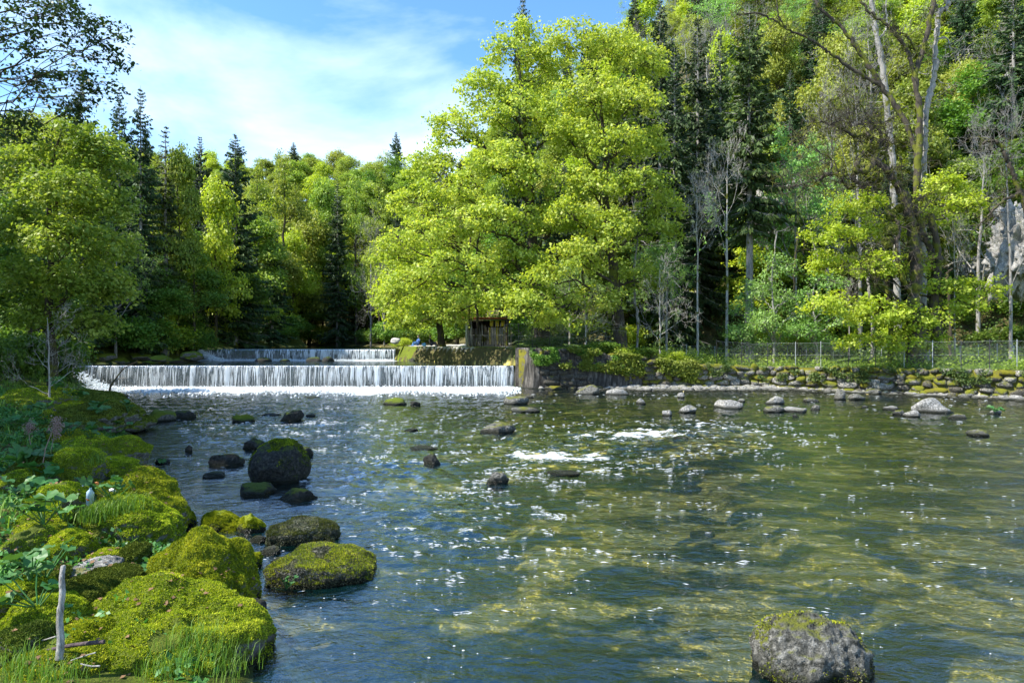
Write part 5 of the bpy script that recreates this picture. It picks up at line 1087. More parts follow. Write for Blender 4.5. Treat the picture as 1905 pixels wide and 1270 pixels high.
# ------------------------------------------------------------------ fences
m, nt, o = mat('galvanised_wire'); b_ = N(nt, 'ShaderNodeBsdfPrincipled', ins={'Base Color': (.42, .45, .45, 1), 'Roughness': .45, 'Metallic': .6}); L(nt, b_.outputs[0], o.inputs[0]); M['wire'] = m
M['postd'] = simple('dark_post', (.03, .03, .03), .6); M['postg'] = simple('grey_post', (.35, .38, .38), .5)
def fence(name, label, pts, hgt, step=.13, dark=()):
    pts = np.array(pts); base_ = np.array([pts[0, 0], pts[0, 1], Hs(*pts[0])]); t = thing(name, label, 'fence', base_)
    for i, (x, y) in enumerate(pts):
        G = Geo(); z = Hs(x, y); tubes(G, np.array([[x, y, z - .3], [x, y, z + hgt * .5], [x, y, z + hgt + .06]]) - base_, np.full(3, .026), 8)
        V = np.array([[x, y, z + hgt + .06], [x + .035, y, z + hgt + .06], [x, y + .035, z + hgt + .06], [x - .035, y, z + hgt + .06], [x, y - .035, z + hgt + .06], [x, y, z + hgt + .09]]) - base_
        G.add(V, t=[[1, 2, 5], [2, 3, 5], [3, 4, 5], [4, 1, 5]]); obj('post', G.mesh('post', [M['postd' if i in dark else 'postg']]), t)
    G = Geo(); dl = np.concatenate([[0], np.cumsum(np.hypot(*np.diff(pts, axis=0).T))]); tot = dl[-1]
    def at(s, h): x = np.interp(s, dl, pts[:, 0]); y = np.interp(s, dl, pts[:, 1]); return np.stack([x, y - .04, Hh(x, y) + h], -1)
    s0 = np.arange(-hgt, tot, step)
    for sg_ in (1, -1):
        u = np.linspace(0, 1, 7); S_ = s0[:, None] + (u if sg_ > 0 else 1 - u)[None] * hgt; Hh_ = np.repeat((u * hgt)[None], len(s0), 0)
        ok = (S_ >= 0).all(1) & (S_ <= tot).all(1); S_, Hh_ = S_[ok], Hh_[ok]
        pn = at(S_.ravel(), Hh_.ravel()).reshape(*S_.shape, 3) - base_; tubes(G, pn, np.full(S_.shape, .0016), 3)
    for hh in (.03, hgt * .5, hgt - .02):
        s = np.linspace(0, tot, 80); tubes(G, at(s, hh) - base_, np.full(80, .005), 3)
    o_ = obj('wire_mesh', G.mesh('wire_mesh', [M['wire']]), t, kind='stuff'); return t
def onwall(px, off):   # a point on the terrace, off metres behind the wall line
    r = (px - 952.5) / F; y = 48.
    for _ in range(30): y = float(yw(max(r * y, .3))) + off
    return (r * y, y)
fence('chain_link_fence', 'tall chain link fence along the top of the wall, nearest the river', [onwall(p, .9) for p in (1333, 1380, 1428, 1480, 1527, 1578, 1629, 1682, 1735, 1788, 1841, 1892, 1945)], 1.75, dark=(0, 1, 2, 5, 6, 9, 10))
fence('chain_link_fence', 'shaded wire fence with dark posts on the raised ground under the great maples', [onwall(p, 2.2) for p in (940, 965, 990, 1023, 1057, 1091, 1127, 1165)], 1.9, dark=(0, 1, 2, 3, 4, 5, 6, 7))
fence('chain_link_fence', 'low wire fence with short pale posts at the foot of the right slope', [(X(p, d), d) for p, d in ((1240, 57), (1277, 56.5), (1330, 55.5), (1400, 55), (1465, 54.5), (1500, 54), (1550, 53), (1600, 52.5), (1640, 52), (1690, 51), (1748, 50), (1786, 49.5), (1820, 49), (1855, 48), (1886, 47), (1925, 46))], 1.15, dark=())
# ------------------------------------------------------------------ hut
def box(G, c, s, rz=0, off=(0, 0, 0)):
    V = np.array([[x, y, z] for x in (-.5, .5) for y in (-.5, .5) for z in (-.5, .5)]) * np.array(s) + np.array(c)
    ca, sa = math.cos(rz), math.sin(rz); V = np.stack([V[:, 0] * ca - V[:, 1] * sa, V[:, 0] * sa + V[:, 1] * ca, V[:, 2]], -1) + np.array(off)
    G.add(V, q=[[0, 1, 3, 2], [4, 6, 7, 5], [0, 4, 5, 1], [2, 3, 7, 6], [0, 2, 6, 4], [1, 5, 7, 3]])
def part(name, parent, boxes, matn, rz=0):
    G = Geo()
    for c, s in boxes: box(G, c, s, rz)
    return obj(name, G.mesh(name, [M[matn]], smooth=False), parent)
M['plaster'] = simple('white_plaster', (.78, .76, .72), .8, var=.08); M['yellow'] = simple('yellow_board', (.62, .48, .04), .6); M['darkwood'] = simple('dark_board', (.06, .045, .035), .8); M['roof'] = simple('orange_roof', (.35, .12, .04), .7); M['greyboard'] = simple('grey_board', (.30, .29, .26), .8)
hx, hy = X(905, 60.5), 60.5; t = thing('hut', 'little hut with white end wall, dark doorway and yellow boards under the great maple', 'hut', (hx, hy, Hs(hx, hy)), .0)
part('wall', t, [((-1.55, 0, 1.25), (.55, 2.4, 2.5))], 'plaster'); part('wall', t, [((.25, .9, 1.25), (3.2, .2, 2.5))], 'darkwood'); part('wall', t, [((1.9, 0, 1.25), (.2, 2.4, 2.5))], 'greyboard')
part('door_frame', t, [((-1.22, -1.15, 1.2), (.12, .12, 2.4)), ((-.35, -1.15, 1.2), (.12, .12, 2.4)), ((-.78, -1.15, 2.35), (1.0, .12, .12))], 'darkwood')
for i in range(7): part('board', t, [((.35 + i * .22, -1.1, 1.05), (.19, .05 + .01 * (i % 2), 1.5))], 'greyboard' if i % 3 else 'yellow')
for i in range(3): part('shutter', t, [((.5 + i * .5, -1.13, 2.15), (.30, .06, .5))], 'yellow')
part('roof', t, [((.15, -.05, 2.62), (4.4, 3.0, .14))], 'darkwood'); part('fascia', t, [((.15, -1.58, 2.62), (4.4, .05, .18))], 'roof')
# picket fence of sticks in front of the hut
t = thing('stick_fence', 'rough fence of grey upright sticks in front of the hut', 'fence', (X(915, 57.5), 57.5, Hs(X(915, 57.5), 57.5)))
rng = np.random.default_rng(3)
for i in range(34):
    G = Geo(); x = -2.1 + i * .115 + rng.normal() * .02; h_ = rng.uniform(1.4, 2.3); ln_ = rng.normal() * .08; tubes(G, np.array([[x, 0, -.2], [x + ln_ * .5, .02, h_ * .5], [x + ln_, 0, h_]]), np.array([.03, .026, .016]), 5); obj('stick', G.mesh('stick', [M['barkg']]), t)
G = Geo(); tubes(G, np.array([[-2.2, -.04, 1.1], [0, -.05, 1.05], [1.95, -.04, 1.15]]), np.full(3, .03), 6); obj('rail', G.mesh('rail', [M['barkg']]), t)
# ------------------------------------------------------------------ people sitting on the path, stone block, parasol shaped cloth
from mathutils import Matrix
def person(label, loc, rz, shirt, trousers, skin=(.5, .33, .24), hair=(.05, .03, .02)):
    t = thing('person', label, 'person', loc, rz)
    J = np.array([[0, 0, .14], [0, .02, .40], [0, .04, .60], [0, .05, .70], [0, .05, .80],
                  [-.10, -.06, .13], [-.13, -.42, .42], [-.12, -.62, .05], [-.12, -.76, .04], [.10, -.06, .13], [.13, -.42, .40], [.12, -.64, .05], [.12, -.78, .04],
                  [-.19, .03, .60], [-.27, -.08, .36], [-.20, -.34, .36], [.19, .03, .60], [.27, -.10, .36], [.18, -.34, .36]])
    E = [(0, 1), (1, 2), (2, 3), (3, 4), (0, 5), (5, 6), (6, 7), (7, 8), (0, 9), (9, 10), (10, 11), (11, 12), (2, 13), (13, 14), (14, 15), (2, 16), (16, 17), (17, 18)]
    Rr = [.15, .14, .15, .06, .055, .10, .075, .05, .04, .10, .075, .05, .04, .06, .045, .035, .06, .045, .035]
    me = bpy.data.meshes.new('body'); me.from_pydata([tuple(v) for v in J], E, []); o_ = bpy.data.objects.new('body', me); COL.objects.link(o_); o_.parent = t
    md = o_.modifiers.new('skin', 'SKIN'); sv = me.skin_vertices[0].data if me.skin_vertices else None
    if sv is None:
        import bmesh as bmm
        bm = bmm.new(); bm.from_mesh(me); bm.verts.layers.skin.verify(); bm.to_mesh(me); bm.free(); sv = me.skin_vertices[0].data
    for i, r in enumerate(Rr): sv[i].radius = (r, r)
    sv[0].use_root = True; o_.modifiers.new('sub', 'SUBSURF').levels = 1; o_.modifiers['sub'].render_levels = 1
    m, nt, oo = mat('clothes'); tc_ = N(nt, 'ShaderNodeTexCoord'); sp = N(nt, 'ShaderNodeSeparateXYZ'); L(nt, tc_.outputs['Object'], sp.inputs[0])
    r1 = ramp(nt, [(.0, trousers), (.5, shirt)]); r1.color_ramp.interpolation = 'CONSTANT'; L(nt, math_(nt, 'ADD', sp.outputs[1], .68), r1.inputs[0])
    b_ = N(nt, 'ShaderNodeBsdfPrincipled', ins={'Roughness': .8}); L(nt, r1.outputs[0], b_.inputs['Base Color']); L(nt, b_.outputs[0], oo.inputs[0]); me.materials.append(m)
    ms = simple('skin', skin, .5); mh = simple('hair', hair, .6); V, Fc = ICO[3]
    V = V * np.array([.075, .09, .115]); V[:, 1] -= .015 * (V[:, 2] < -.02); nose = np.exp(-((V[:, 0] / .02) ** 2 + (V[:, 2] / .02) ** 2)) * (V[:, 1] < 0); V[:, 1] -= nose * .025
    hd = obj('head', mesh('head', V + np.array([0, .03, .92]), [Fc], mats=[ms]), t)
    V2, F2 = ICO[3]; V2 = V2 * np.array([.084, .10, .12]) + np.array([0, .045, .945]); obj('hair', mesh('hair', V2, [F2[(V2[F2].mean(1)[:, 2] > .93) | (V2[F2].mean(1)[:, 1] > .05)]], mats=[mh]), t)
    return t
z_ = Hs(X(801, 62), 62)
person('person in a black and white top sitting on the path beside the small maple trunk', (X(801, 62), 62, z_), 1.2, (.03, .03, .04), (.02, .03, .06))
person('person in blue sitting on the path at the left of the resting group', (X(778, 64), 64, Hs(X(778, 64), 64)), -.8, (.05, .12, .35), (.10, .25, .55))
def lump(name, label, cat, px, py, d, w, h, c, seed):
    V, Fc = rock_shape(seed, 3, 3, .12); M['_' + name] = simple(name, c, .7); o_ = obj(name, mesh(name, V * np.array([w / 2, w / 2.4, h / 2]), [Fc], mats=[M['_' + name]]), loc=tuple(float(v) for v in P(px, py, d))); return tag(o_, label, cat)
zz_ = lambda px, d: 635 + (3.5 - Hs(X(px, d), d)) / d * F
lump('backpack', 'light blue bag lying between the two seated people', 'bag', 789, zz_(789, 63) - 3, 63, .45, .35, (.15, .40, .70), 3)
lump('stone_block', 'pale stone block on the corner above the upper weir', 'stone', 736, 634, 63.6, 1.0, .6, (.5, .49, .46), 5)
# ------------------------------------------------------------------ branch caught on the rock below the weir
G = Geo(); d = 41.5; b = P(204, 728, d)
def br(pts, r0, r1):
    c = cat_rom([P(*p) - b for p in pts], 6 * len(pts)); tubes(G, c, np.linspace(r0, r1, len(c)), 6)
br([(204, 728, d), (206, 718, d - .1), (214, 706, d), (222, 695, d + .1), (234, 683, d), (256, 672, d + .2)], .07, .02)
t = thing('stranded_branch', 'bent dark branch standing up from the flat rock at the left end of the weir', 'branch', b); obj('branch', G.mesh('branch', [M['bark']]), t)
G = Geo(); br([(212, 710, d), (222, 704, d - .1), (234, 703, d - .1), (246, 708, d)], .05, .02); obj('bare_twig', G.mesh('bare_twig', [M['wood']]), t)
# ------------------------------------------------------------------ foreground sticks
def stick(name, label, pts, r0, r1, matn, seed, k=10):
    G = Geo(); rng = np.random.default_rng(seed); b = P(*pts[0]); c = cat_rom([P(*p) - b for p in pts], 8 * len(pts)); rr = np.linspace(r0, r1, len(c)) * (1 + .05 * rng.normal(size=len(c))); tubes(G, c, rr, k)
    for e, s in ((0, -1), (-1, 1)):  # rounded ends
        n = len(c) * k; t_ = c[1] - c[0] if e == 0 else c[-1] - c[-2]; t_ = t_ / np.linalg.norm(t_); V = np.concatenate([G.V[0][:k] if e == 0 else G.V[0][-k:], [c[e] + s * t_ * rr[e] * .5]]); G.add(V, t=[[i, (i + 1) % k, k] if e else [(i + 1) % k, i, k] for i in range(k)])
    return tag(obj(name, G.mesh(name, [M[matn]]), loc=tuple(float(v) for v in b)), label, 'stick')
stick('driftwood_stick', 'bleached barkless stick standing upright at the lower left', [(110, 1226, 6.15), (113, 1190, 6.18), (111, 1150, 6.2), (116, 1105, 6.24), (115, 1075, 6.26), (118, 1052, 6.3)], .035, .022, 'wood', 1)
stick('fallen_branch', 'short dark branch lying behind the upright stick', [(86, 1210, 6.35), (120, 1202, 6.33), (160, 1196, 6.3), (194, 1193, 6.3)], .016, .02, 'log', 2)
stick('fallen_twig', 'thin pale twig pointing left of the upright stick', [(52, 1195, 6.5), (80, 1190, 6.45), (104, 1183, 6.4)], .005, .008, 'wood', 3, 6)
stick('fallen_twig', 'pale crooked twig below the short dark branch', [(132, 1228, 6.1), (155, 1220, 6.1), (178, 1213, 6.1)], .007, .006, 'wood', 4, 6)
stick('fallen_twig', 'short white twig lowest of the fallen ones', [(150, 1234, 6.0), (168, 1238, 6.0), (186, 1238, 6.0)], .006, .008, 'wood', 6, 6)
# ------------------------------------------------------------------ litter
m, nt, o = mat('clear_plastic'); b_ = N(nt, 'ShaderNodeBsdfPrincipled', ins={'Base Color': (.42, .58, .75, 1), 'Roughness': .2, 'Specular IOR Level': .6}); L(nt, b_.outputs[0], o.inputs[0]); M['plastic'] = m
d = 11.0; b = P(167, 938, d); t = thing('plastic_bottle', 'bluish crushed plastic bottle lying upright among the round leaves', 'bottle', b)
prof = [(0, .0), (.055, .0), (.06, .01), (.058, .06), (.062, .075), (.06, .16), (.063, .18), (.058, .23), (.03, .27), (.018, .285), (.018, .31)]
V = np.array([[r * math.cos(a), r * math.sin(a) * .8, z * 1.05] for r, z in prof for a in np.arange(14) * 2 * math.pi / 14]); q = [[i * 14 + j, i * 14 + (j + 1) % 14, (i + 1) * 14 + (j + 1) % 14, (i + 1) * 14 + j] for i in range(len(prof) - 1) for j in range(14)]
bo = obj('bottle_body', mesh('bottle_body', V, [np.array(q)], mats=[M['plastic']]), t); bo.rotation_euler = (.35, .28, 0)
M['label'] = simple('orange_label', (.75, .22, .03), .5); V2 = np.array([[.0625 * math.cos(a), .051 * math.sin(a), z] for z in (.11, .14) for a in np.linspace(-2.2, -1.2, 6)]); lo_ = obj('paper_label', mesh('paper_label', V2, [np.array([[i, i + 1, i + 7, i + 6] for i in range(5)])], mats=[M['label']]), t); lo_.rotation_euler = (.35, .28, 0)
def crumple(name, label, px, py, d, s, c, seed):
    V, Fc = rock_shape(seed, 3, 14, .34, 0, .26, .45); m_ = simple(name, c, .5); o_ = obj(name, mesh(name, V * s, [Fc], mats=[m_], smooth=False), loc=tuple(float(v) for v in P(px, py, d))); return tag(o_, label, 'litter')
crumple('plastic_bag', 'crumpled white plastic bag behind the bottle on the mossy bank', 147, 904, 11.5, np.array([.10, .09, .045]), (.62, .62, .68), 4)
crumple('plastic_wrapper', 'small torn white wrapper on the leaves right of the bottle', 208, 912, 11.3, np.array([.05, .04, .03]), (.75, .72, .74), 9)
crumple('plastic_wrapper', 'tiny orange and grey scrap on the moss above the bottle', 181, 898, 11.5, np.array([.03, .03, .03]), (.75, .25, .06), 12)
# ------------------------------------------------------------------ butterbur and other bank plants
def bur_leaf(seed):
    rng = np.random.default_rng(seed); n = 16; V = [(0, 0, -.10)]
    for k in range(1, 3):
        for i in range(n):
            a = math.pi * .12 + (2 * math.pi - .24 * math.pi) * i / (n - 1); r = (.5 if k == 1 else 1.0) * (1 - .12 * (math.cos(a) > .75)) * (1 + (.06 * math.sin(i * 2.7 + seed) if k == 2 else 0)); V.append((r * math.cos(a), r * math.sin(a), (.02 if k == 1 else .12) + .07 * math.sin(i * 1.9 + seed) * (k - .5) + .02 * rng.normal()))
    V = np.array(V) * .5; t_ = [[0, 1 + i, 2 + i] for i in range(n - 1)]; q = [[1 + i, 1 + n + i, 2 + n + i, 2 + i] for i in range(n - 1)]
    return mesh('leaf', V, [np.array(q), np.array(t_)], mats=[M['petal']])
LM = [bur_leaf(i) for i in range(4)]
G = Geo(); tubes(G, np.array([[0, 0, 0], [.02, 0, .5], [0, 0, 1.]]), np.array([.02, .016, .012]), 5); stm = G.mesh('stem', [M['petal']])
DG = bpy.context.evaluated_depsgraph_get(); DG.update()
def ground_hit(px, py, dmin=5., dmax=40.):
    v = Vector(P(px, py, 10.)) - camo.location; h_ = S.ray_cast(DG, camo.location, v.normalized())
    if h_[0] and h_[4] is not None and h_[4].name.split('.')[0] in ('stone', 'moss', 'ground', 'bank_boulder') and h_[1][1] < dmax: return float(h_[1][0]), float(h_[1][1]) + .08, float(h_[1][2]) - .04
    d = np.linspace(dmin, dmax, 800); x = X(px, 1) * d; z = 3.5 - (py - 635) / F * d; g_ = Hh(x, d); k = np.argmax(z < g_); return float(x[k]), float(d[k]), float(g_[k])
def bur(px, py, n, size, label, lift=.25, spread=.35, d=None, seed=0):
    rng = np.random.default_rng(seed + px * 7 + py)
    if d: b = P(px, py, d)
    else: b = np.array(ground_hit(px, py))
    t = thing('butterbur_plant', label, 'plant', b, rng.uniform(0, 6))
    for i in range(n):
        a = rng.uniform(0, 6.28); r = rng.uniform(.1, 1) * spread; s = size * rng.uniform(.6, 1.25); h_ = lift * rng.uniform(.6, 1.35)
        o_ = obj('leaf', LM[int(rng.integers(4))], t); o_.location = (r * math.cos(a), r * math.sin(a), h_); o_.scale = (s, s, s); o_.rotation_euler = (rng.normal() * .35 + .1, rng.normal() * .35, a + rng.normal())
        s2 = obj('stem', stm, t); v = Vector((r * math.cos(a), r * math.sin(a), h_)); s2.rotation_euler = v.to_track_quat('Z', 'Y').to_euler(); s2.scale = (.5, .5, v.length)
    return t
BUR = [(40, 800, 9, .30, 'butterbur clump with broad leaves at the left edge, farthest up the sunny part'), (75, 822, 8, .28, 'sunlit butterbur with pale shining leaves behind the dry seed heads'), (125, 812, 9, .28, 'butterbur with upright yellow green leaves right of the dry seed heads'), (45, 870, 10, .34, 'large leaved butterbur at the left edge beside the grassy hummock'), (70, 905, 8, .34, 'butterbur with one drooping round leaf over the olive boulder'), (160, 930, 6, .24, 'butterbur leaves round the plastic bottle'), (205, 930, 9, .22, 'dark butterbur just right of the plastic bottle'), (75, 975, 9, .26, 'butterbur leaves in the dark gap below the olive boulder'), (110, 968, 7, .22, 'small butterbur behind the egg shaped boulder'), (45, 1085, 8, .20, 'flat round leaves at the left edge above the upright stick'), (75, 1075, 7, .20, 'low butterbur left of the egg shaped boulder foot'), (60, 1130, 8, .18, 'small round leaves in shade left of the upright stick'), (180, 770, 10, .30, 'butterbur patch on the shaded slope above the mossy rocks'), (70, 770, 10, .32, 'butterbur patch high at the left edge of the slope'), (140, 745, 9, .34, 'distant butterbur on the grassy slope near the weir'), (165, 815, 10, .24, 'low dark butterbur between the mossy slab and the long dark rock'), (215, 800, 8, .26, 'butterbur by the water behind the stone row'), (40, 935, 8, .26, 'shaded butterbur at the left edge beside the olive boulder'), (235, 765, 8, .24, 'small butterbur at the water edge near the stone row'), (100, 725, 9, .36, 'far butterbur on the upper slope below the bare shrub')]
for i, (px, py, n, s, lb) in enumerate(BUR): bur(px, py, n, s, lb, .22 + s * .3, .30 + s * .4, seed=i)
bur(533, 1094, 7, .10, 'bright water plant sticking out in front of the large flat rock', .12, .14, d=9.2)
bur(303, 862, 5, .14, 'small bright plant growing on the dark rock near the left bank', .10, .10, d=18.9)
bur(368, 1024, 3, .05, 'tiny seedling with two leaves standing in the cove water', .08, .03, d=10.6)
bur(1852, 768, 10, .22, 'leafy plant round the pale stone near the right edge', .25, .5, d=32)
bur(276, 880, 6, .12, 'little leaves trailing into the water below the leafy rock', .1, .2, d=17.6)
# loose leaves and small herbs between the foreground boulders
rr = np.random.default_rng(12); n = 40000; y = rr.uniform(6.2, 26, n); x = xl(y) - .5 - rr.random(n) * 7; k = (x / y > -.82) & (fbm(x * 1.3, y * 1.3, o=3, s=19) > .5); x, y = x[k][:4500], y[k][:4500]
V, q = leaves(rr, np.stack([x, y, Hh(x, y) + np.abs(rr.normal(size=len(x))) * .10], -1), np.zeros((len(x), 3)), 5, .06, .07); tag(obj('herbs', mesh('herbs', V, [q], mats=[M['petal']], smooth=False), kind='stuff'), 'small leafy herbs covering the ground between the bank boulders', 'herbs')
# brown dead leaves caught on the boulders and between them
rr = np.random.default_rng(14); n = 30000; y = rr.uniform(6.0, 18, n); x = xl(y) + .3 - rr.random(n) * 5; k = (fbm(x * 2, y * 2, o=3, s=23) > .5); x, y = x[k][:1100], y[k][:1100]; dg = bpy.context.evaluated_depsgraph_get(); dg.update(); zz = []
for a_, b_2 in zip(x, y):
    h_ = S.ray_cast(dg, Vector((a_, b_2, 3.0)), Vector((0, 0, -1))); zz.append(h_[1][2] + .012 if h_[0] else -5)
zz = np.array(zz); k = zz > .05; V, q = leaves(rr, np.stack([x, y, zz], -1)[k], np.zeros((k.sum(), 3)), 1, .0, .05, updir=1.6); M['deadleaf'] = simple('dead_leaf', (.16, .09, .04), .8, var=.6); tag(obj('dead_leaves', mesh('dead_leaves', V, [q], mats=[M['deadleaf']], smooth=False), kind='stuff'), 'brown dead leaves scattered over the mossy bank boulders', 'leaves')
# dry seed heads
m, nt, o = mat('seed_head'); b_ = N(nt, 'ShaderNodeBsdfPrincipled', ins={'Base Color': (.30, .20, .17, 1), 'Roughness': .9}); L(nt, b_.outputs[0], o.inputs[0]); M['seed'] = m
for i, (px, py, lean, lb) in enumerate([(60, 845, -.1, 'dry brown seed head on a thin stalk, leftmost of three above the butterbur'), (72, 850, .25, 'dry brown seed head leaning right, middle of three above the butterbur'), (92, 852, .12, 'tall dry seed head, rightmost of three above the butterbur')]):
    x, y, z = ground_hit(px, py + 20); t = thing('seed_stalk', lb, 'plant', (x, y, z)); G = Geo(); tubes(G, np.array([[0, 0, 0], [lean * .3, 0, .4], [lean, 0, .85]]), np.array([.01, .008, .006]), 5); obj('stalk', G.mesh('stalk', [M['seed']]), t)
    r = np.random.default_rng(i); c = np.stack([lean + r.normal(size=220) * .05 + .08 * r.random(220), r.normal(size=220) * .05, .85 + r.normal(size=220) * .08], -1); froth(t, c, r.uniform(.008, .02, 220), r, 'seed_head', 'seed')
# white flower clump
x, y, z = ground_hit(178, 900); t = thing('flower_clump', 'clump of small white flowers in front of the round mossy rock', 'plant', (x, y, z + .15)); r = np.random.default_rng(5)
c = r.normal(size=(90, 3)) * np.array([.14, .08, .08]) + np.array([0, 0, .3]); froth(t, c, r.uniform(.008, .02, 90), r, 'flowers', 'white'); G = Geo(); tubes(G, bend(r, np.zeros((30, 3)), c[:30], 4, .05, .05), np.full((30, 4), .005), 3); obj('stalks', G.mesh('stalks', [M['petal']]), t)
# ------------------------------------------------------------------ grass
def grass(name, label, pts, size, width, matn='grass', lean=.45, seed=1):
    r = np.random.default_rng(seed); n = len(pts); a = r.uniform(0, 6.28, n); dv = np.stack([np.cos(a), np.sin(a), 0 * a], -1); s = size * r.uniform(.5, 1.4, n)[:, None]; le = (lean * r.uniform(.2, 1.6, n))[:, None]; w = np.stack([-np.sin(a), np.cos(a), 0 * a], -1) * width
    p0 = pts; p1 = pts + np.array([0, 0, 1]) * s * .6 + dv * s * le * .35; p2 = pts + np.array([0, 0, 1]) * s * (1 - le * .35) + dv * s * le
    V = np.stack([p0 - w, p0 + w, p1 + w * .7, p1 - w * .7, p2], 1).reshape(-1, 3); i0 = np.arange(n) * 5
    me = mesh(name, V, [np.stack([i0, i0 + 1, i0 + 2, i0 + 3], -1), np.stack([i0 + 3, i0 + 2, i0 + 4], -1)], mats=[M[matn]]); return tag(obj(name, me, kind='stuff'), label, 'grass')
r = np.random.default_rng(8)
def clump(cs, n, rad):
    k = r.integers(0, len(cs), n); return np.array(cs)[k] + np.concatenate([r.normal(size=(n, 2)) * rad, -np.abs(r.normal(size=(n, 1))) * .02], 1)
fg = [P(330, 1195, 6.6), P(350, 1215, 6.5), P(370, 1180, 6.8), P(400, 1175, 7.2), P(390, 1150, 7.5), P(360, 1235, 6.2), P(410, 1215, 6.6), P(300, 1250, 6.0), P(30, 1230, 6.1), P(50, 1250, 5.9), P(80, 1262, 5.8), P(25, 1260, 5.8), P(155, 1160, 7.3), P(240, 1110, 8.3), P(290, 1095, 8.2), P(120, 1262, 5.9), P(225, 1055, 9.3), P(430, 1250, 6.4), P(452, 1190, 7.6)]
grass('grass', 'tufts of green grass growing on the big foreground boulders', clump(fg, 1500, .12), .16, .003, seed=2)
fg2 = [P(165, 860, 13.8), P(140, 850, 14), P(120, 850, 13.8), P(215, 950, 10.6), P(240, 945, 10.6), P(190, 955, 10.5), P(255, 955, 10.9), P(175, 965, 10.3)]
grass('grass', 'fresh bright grass on top of the mossy hummocks', clump(fg2, 2200, .14), .22, .005, seed=3)
x = r.uniform(-32, -5, 60000); y = r.uniform(9, 49, 60000); s_ = xl(y) - x; k = (s_ > .8) & (s_ < 11) & (fbm(x * .8, y * .8, o=3, s=6) > .45) & (x / y > -.8); x, y = x[k][:16000], y[k][:16000]
grass('grass', 'long shaded grass covering the left bank slope towards the weir', np.stack([x, y, Hh(x, y) - .02], -1), .30, .010, lean=.8, seed=4)
x = r.uniform(2, 40, 60000); y = yw(x) + r.uniform(.25, 7, 60000) ** 1.0; k = (y < yf(x)) & (np.abs(x / y) < .82); x, y = x[k][:24000], y[k][:24000]
grass('grass', 'sunlit grass strip on the terrace behind the wall', np.stack([x, y, Hh(x, y) - .02], -1), .22, .012, lean=.5, seed=5)
# ivy and herbs hanging over the dark part of the wall
n = 5000; x = r.uniform(3.5, 13.5, n); u = r.random(n) ** 1.6; z = terr(x) + .15 - u * 1.5; k = fbm(x * 1.1, z * 1.3, o=3, s=44) > .47; x, z = x[k], z[k]
V, q = leaves(r, np.stack([x, yw(x) - .38 - .1 * r.random(len(x)), z], -1), np.tile([[0, -1., 0]], (len(x), 1)), 5, .12, .12); tag(obj('hanging_herbs', mesh('hanging_herbs', V, [q], mats=[M['beech']], smooth=False), kind='stuff'), 'leafy herbs hanging over the dark shaded part of the wall', 'plants')
for nm_, x0_, x1_, zlo, cut_, mt_, lb_ in (('wall_herbs', 13, 33, 1.2, .58, 'ivy', 'small plants rooted in the joints of the long sunny wall'), ('abutment_ivy', 1.4, 9, 1.5, .60, 'green', 'trailing plants on the top edge of the concrete abutment')):
    n = 5000; x = r.uniform(x0_, x1_, n); z = terr(x) + .05 - r.random(n) * zlo * .8; k = fbm(x * 1.6, z * 1.8, o=3, s=46) > cut_; x, z = x[k], z[k]
    V, q = leaves(r, np.stack([x, yw(x) - .36 - .1 * r.random(len(x)), z], -1), np.tile([[0, -1., 0]], (len(x), 1)), 5, .10, .09); tag(obj(nm_, mesh(nm_, V, [q], mats=[M[mt_]], smooth=False), kind='stuff'), lb_, 'plants')
# stump on the wall
b = np.array(gbase(1218, 49.8)); G = Geo(); tubes(G, np.array([[0, 0, -.6], [.05, 0, 0], [-.1, 0, .5], [-.3, 0, .9]]), np.array([.55, .45, .4, .34]), 12); t = thing('tree_stump', 'dark mossy leaning stump on the wall top below the pale shrub', 'stump', b); obj('stump', G.mesh('stump', [M['barkm']]), t)
# pebbles of the gravel bar and under the shallows
n = 7000; x = r.uniform(4, 34, n); y = yw(x) - .2 - r.random(n) ** 1.3 * 5.0; z = Hh(x, y) + .01; k = (z > -.2); c = np.stack([x, y, z], -1)[k]; n = len(c)
V0, F0 = ICO[1]; sc_ = r.uniform(.04, .16, (n, 1, 1)) * np.array([1.2, 1, .55]) * r.uniform(.7, 1.3, (n, 12, 1)) if len(V0) == 12 else r.uniform(.04, .16, (n, 1, 1))
V = (c[:, None] + V0[None] * (.03 + .26 * r.random((n, 1, 1)) ** 2.2) * np.array([1.2, 1, .6])).reshape(-1, 3); f = (np.arange(n)[:, None, None] * len(V0) + F0[None]).reshape(-1, 3)
tag(obj('pebbles', mesh('pebbles', V, [f], mats=[M['r_pale']]), kind='stuff'), 'pale pebbles and gravel along the foot of the right wall', 'gravel')
# sunken stones on the river bed
n = 24; y = np.exp(r.uniform(math.log(6.0), math.log(38), n)); x = r.uniform(-.35, .85, n) * y; k = (x - xl(y) > .8); x, y = x[k], y[k]; n = len(x); c = np.stack([x, y, Hh(x, y)], -1)
V0, F0 = ICO[2]; sz_ = r.uniform(.12, .5, (n, 1, 1)); V = np.stack([rock_shape(int(s), 2, 5, .1)[0] for s in r.integers(0, 60, n)]) * sz_ * np.array([1.2, .9, .4]); V = (c[:, None] + V).reshape(-1, 3); f = (np.arange(n)[:, None, None] * len(V0) + F0[None]).reshape(-1, 3)
tag(obj('sunken_stones', mesh('sunken_stones', V, [f], mats=[M['bedstone']]) if 'bedstone' in M else mesh('sunken_stones', V, [f], mats=[M['r_mossd']]), kind='stuff'), 'dark and mossy stones lying under the water on the river bed', 'stones')
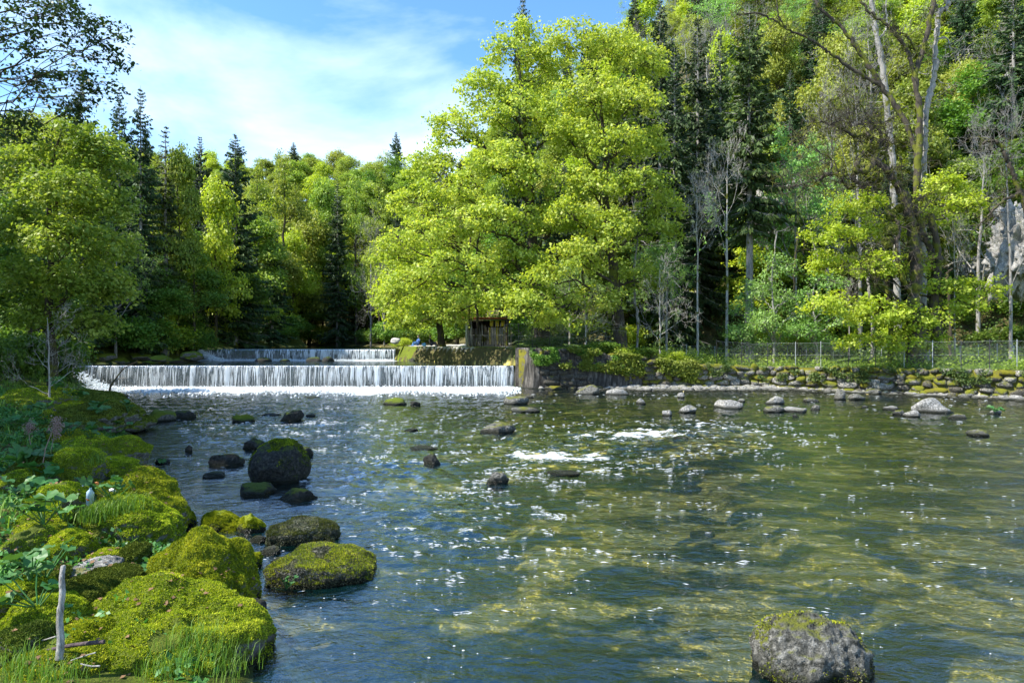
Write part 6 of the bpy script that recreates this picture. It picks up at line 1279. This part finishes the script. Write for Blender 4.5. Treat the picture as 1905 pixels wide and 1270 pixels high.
# foam flecks drifting on the water
n = 900; y = np.exp(r.uniform(math.log(5.8), math.log(40), n)); x = r.uniform(-.3, .8, n) * y; fl = fbm(x * .5 + .3 * y, y * 1.1, o=3, s=91); k = (x - xl(y) > .6) & (fl > .53); x, y = x[k], y[k]; n = len(x)
a, b, c_, rip = wave(x, y); z = a * .06 + (b * .08 + c_ * .04 + rip * .05) * (.32 + .35 * ss(16, 24, y))
c = np.stack([x, y, z + .012], -1); rad = .004 + .012 * r.random(n) ** 3 * (1 + y / 30)
an = np.arange(6) * math.pi / 3; ring = np.stack([np.cos(an), np.sin(an) * .7, 0 * an], -1); V = np.concatenate([c[:, None] + ring[None] * rad[:, None, None] * r.uniform(.6, 1.3, (n, 6, 1)), c[:, None] + np.array([0, 0, 1]) * rad[:, None, None] * .5], 1).reshape(-1, 3); i0 = np.arange(n)[:, None, None] * 7
f = (i0 + np.array([[i, (i + 1) % 6, 6] for i in range(6)])[None]).reshape(-1, 3); tag(obj('foam_flecks', mesh('foam_flecks', V, [f], mats=[M['white']]), kind='stuff'), 'white foam bubbles drifting on the green river', 'foam')

# short white crests on rough water: foam, plus glints added as white shapes
n = 60000; y = np.exp(r.uniform(math.log(8.5), math.log(44), n)); x = r.uniform(-.5, .8, n) * y; a, b, c_, rip = wave(x, y)
rg_ = .25 + 1.3 * (spot(x, y, 1150, 815, 260, 30) + spot(x, y, 1050, 850, 220, 26) + spot(x, y, 1330, 800, 150, 20) + spot(x, y, 760, 880, 170, 60) + spot(x, y, 850, 960, 260, 80) + spot(x, y, 500, 800, 300, 40)) + .5 * ss(38, 46, y)
k = (x - xl(y) > .5) & (y < yw(np.clip(x, .3, 60)) - 2.5) & (rip + 1.2 * b + .5 * c_ > 1.02 - .32 * rg_) & (r.random(n) < rg_ * .8) & (vn(x * 1.2, y * 1.8, s=7) > .45); x, y, a, b, c_, rip = [q_[k][:7500] for q_ in (x, y, a, b, c_, rip)]; n = len(x)
z = a * .06 + (b * .08 + c_ * .04 + rip * .05) * (.32 + .35 * ss(16, 24, y)); c = np.stack([x, y, z + .014], -1); an_ = r.normal(size=n) * .35 - .1; ln_ = (r.uniform(.015, .07, n) * (.6 + y / 28))[:, None]; dv = np.stack([np.cos(an_), np.sin(an_), 0 * an_], -1); wv = np.stack([-np.sin(an_), np.cos(an_), 0 * an_], -1) * ln_ * .16; up_ = np.array([0, 0, 1]) * ln_ * .12
V = np.stack([c - dv * ln_, c - wv, c + dv * ln_ * r.uniform(.5, 1.2, (n, 1)), c + wv, c + up_], 1).reshape(-1, 3); i0 = np.arange(n)[:, None, None] * 5
f = (i0 + np.array([[0, 1, 4], [1, 2, 4], [2, 3, 4], [3, 0, 4]])[None]).reshape(-1, 3); tag(obj('foam_glint_crests', mesh('foam_glint_crests', V, [f], mats=[M['white']]), kind='stuff'), 'small broken white crests, foam and painted glints, on the rough parts of the river', 'foam')
print('crests', n)
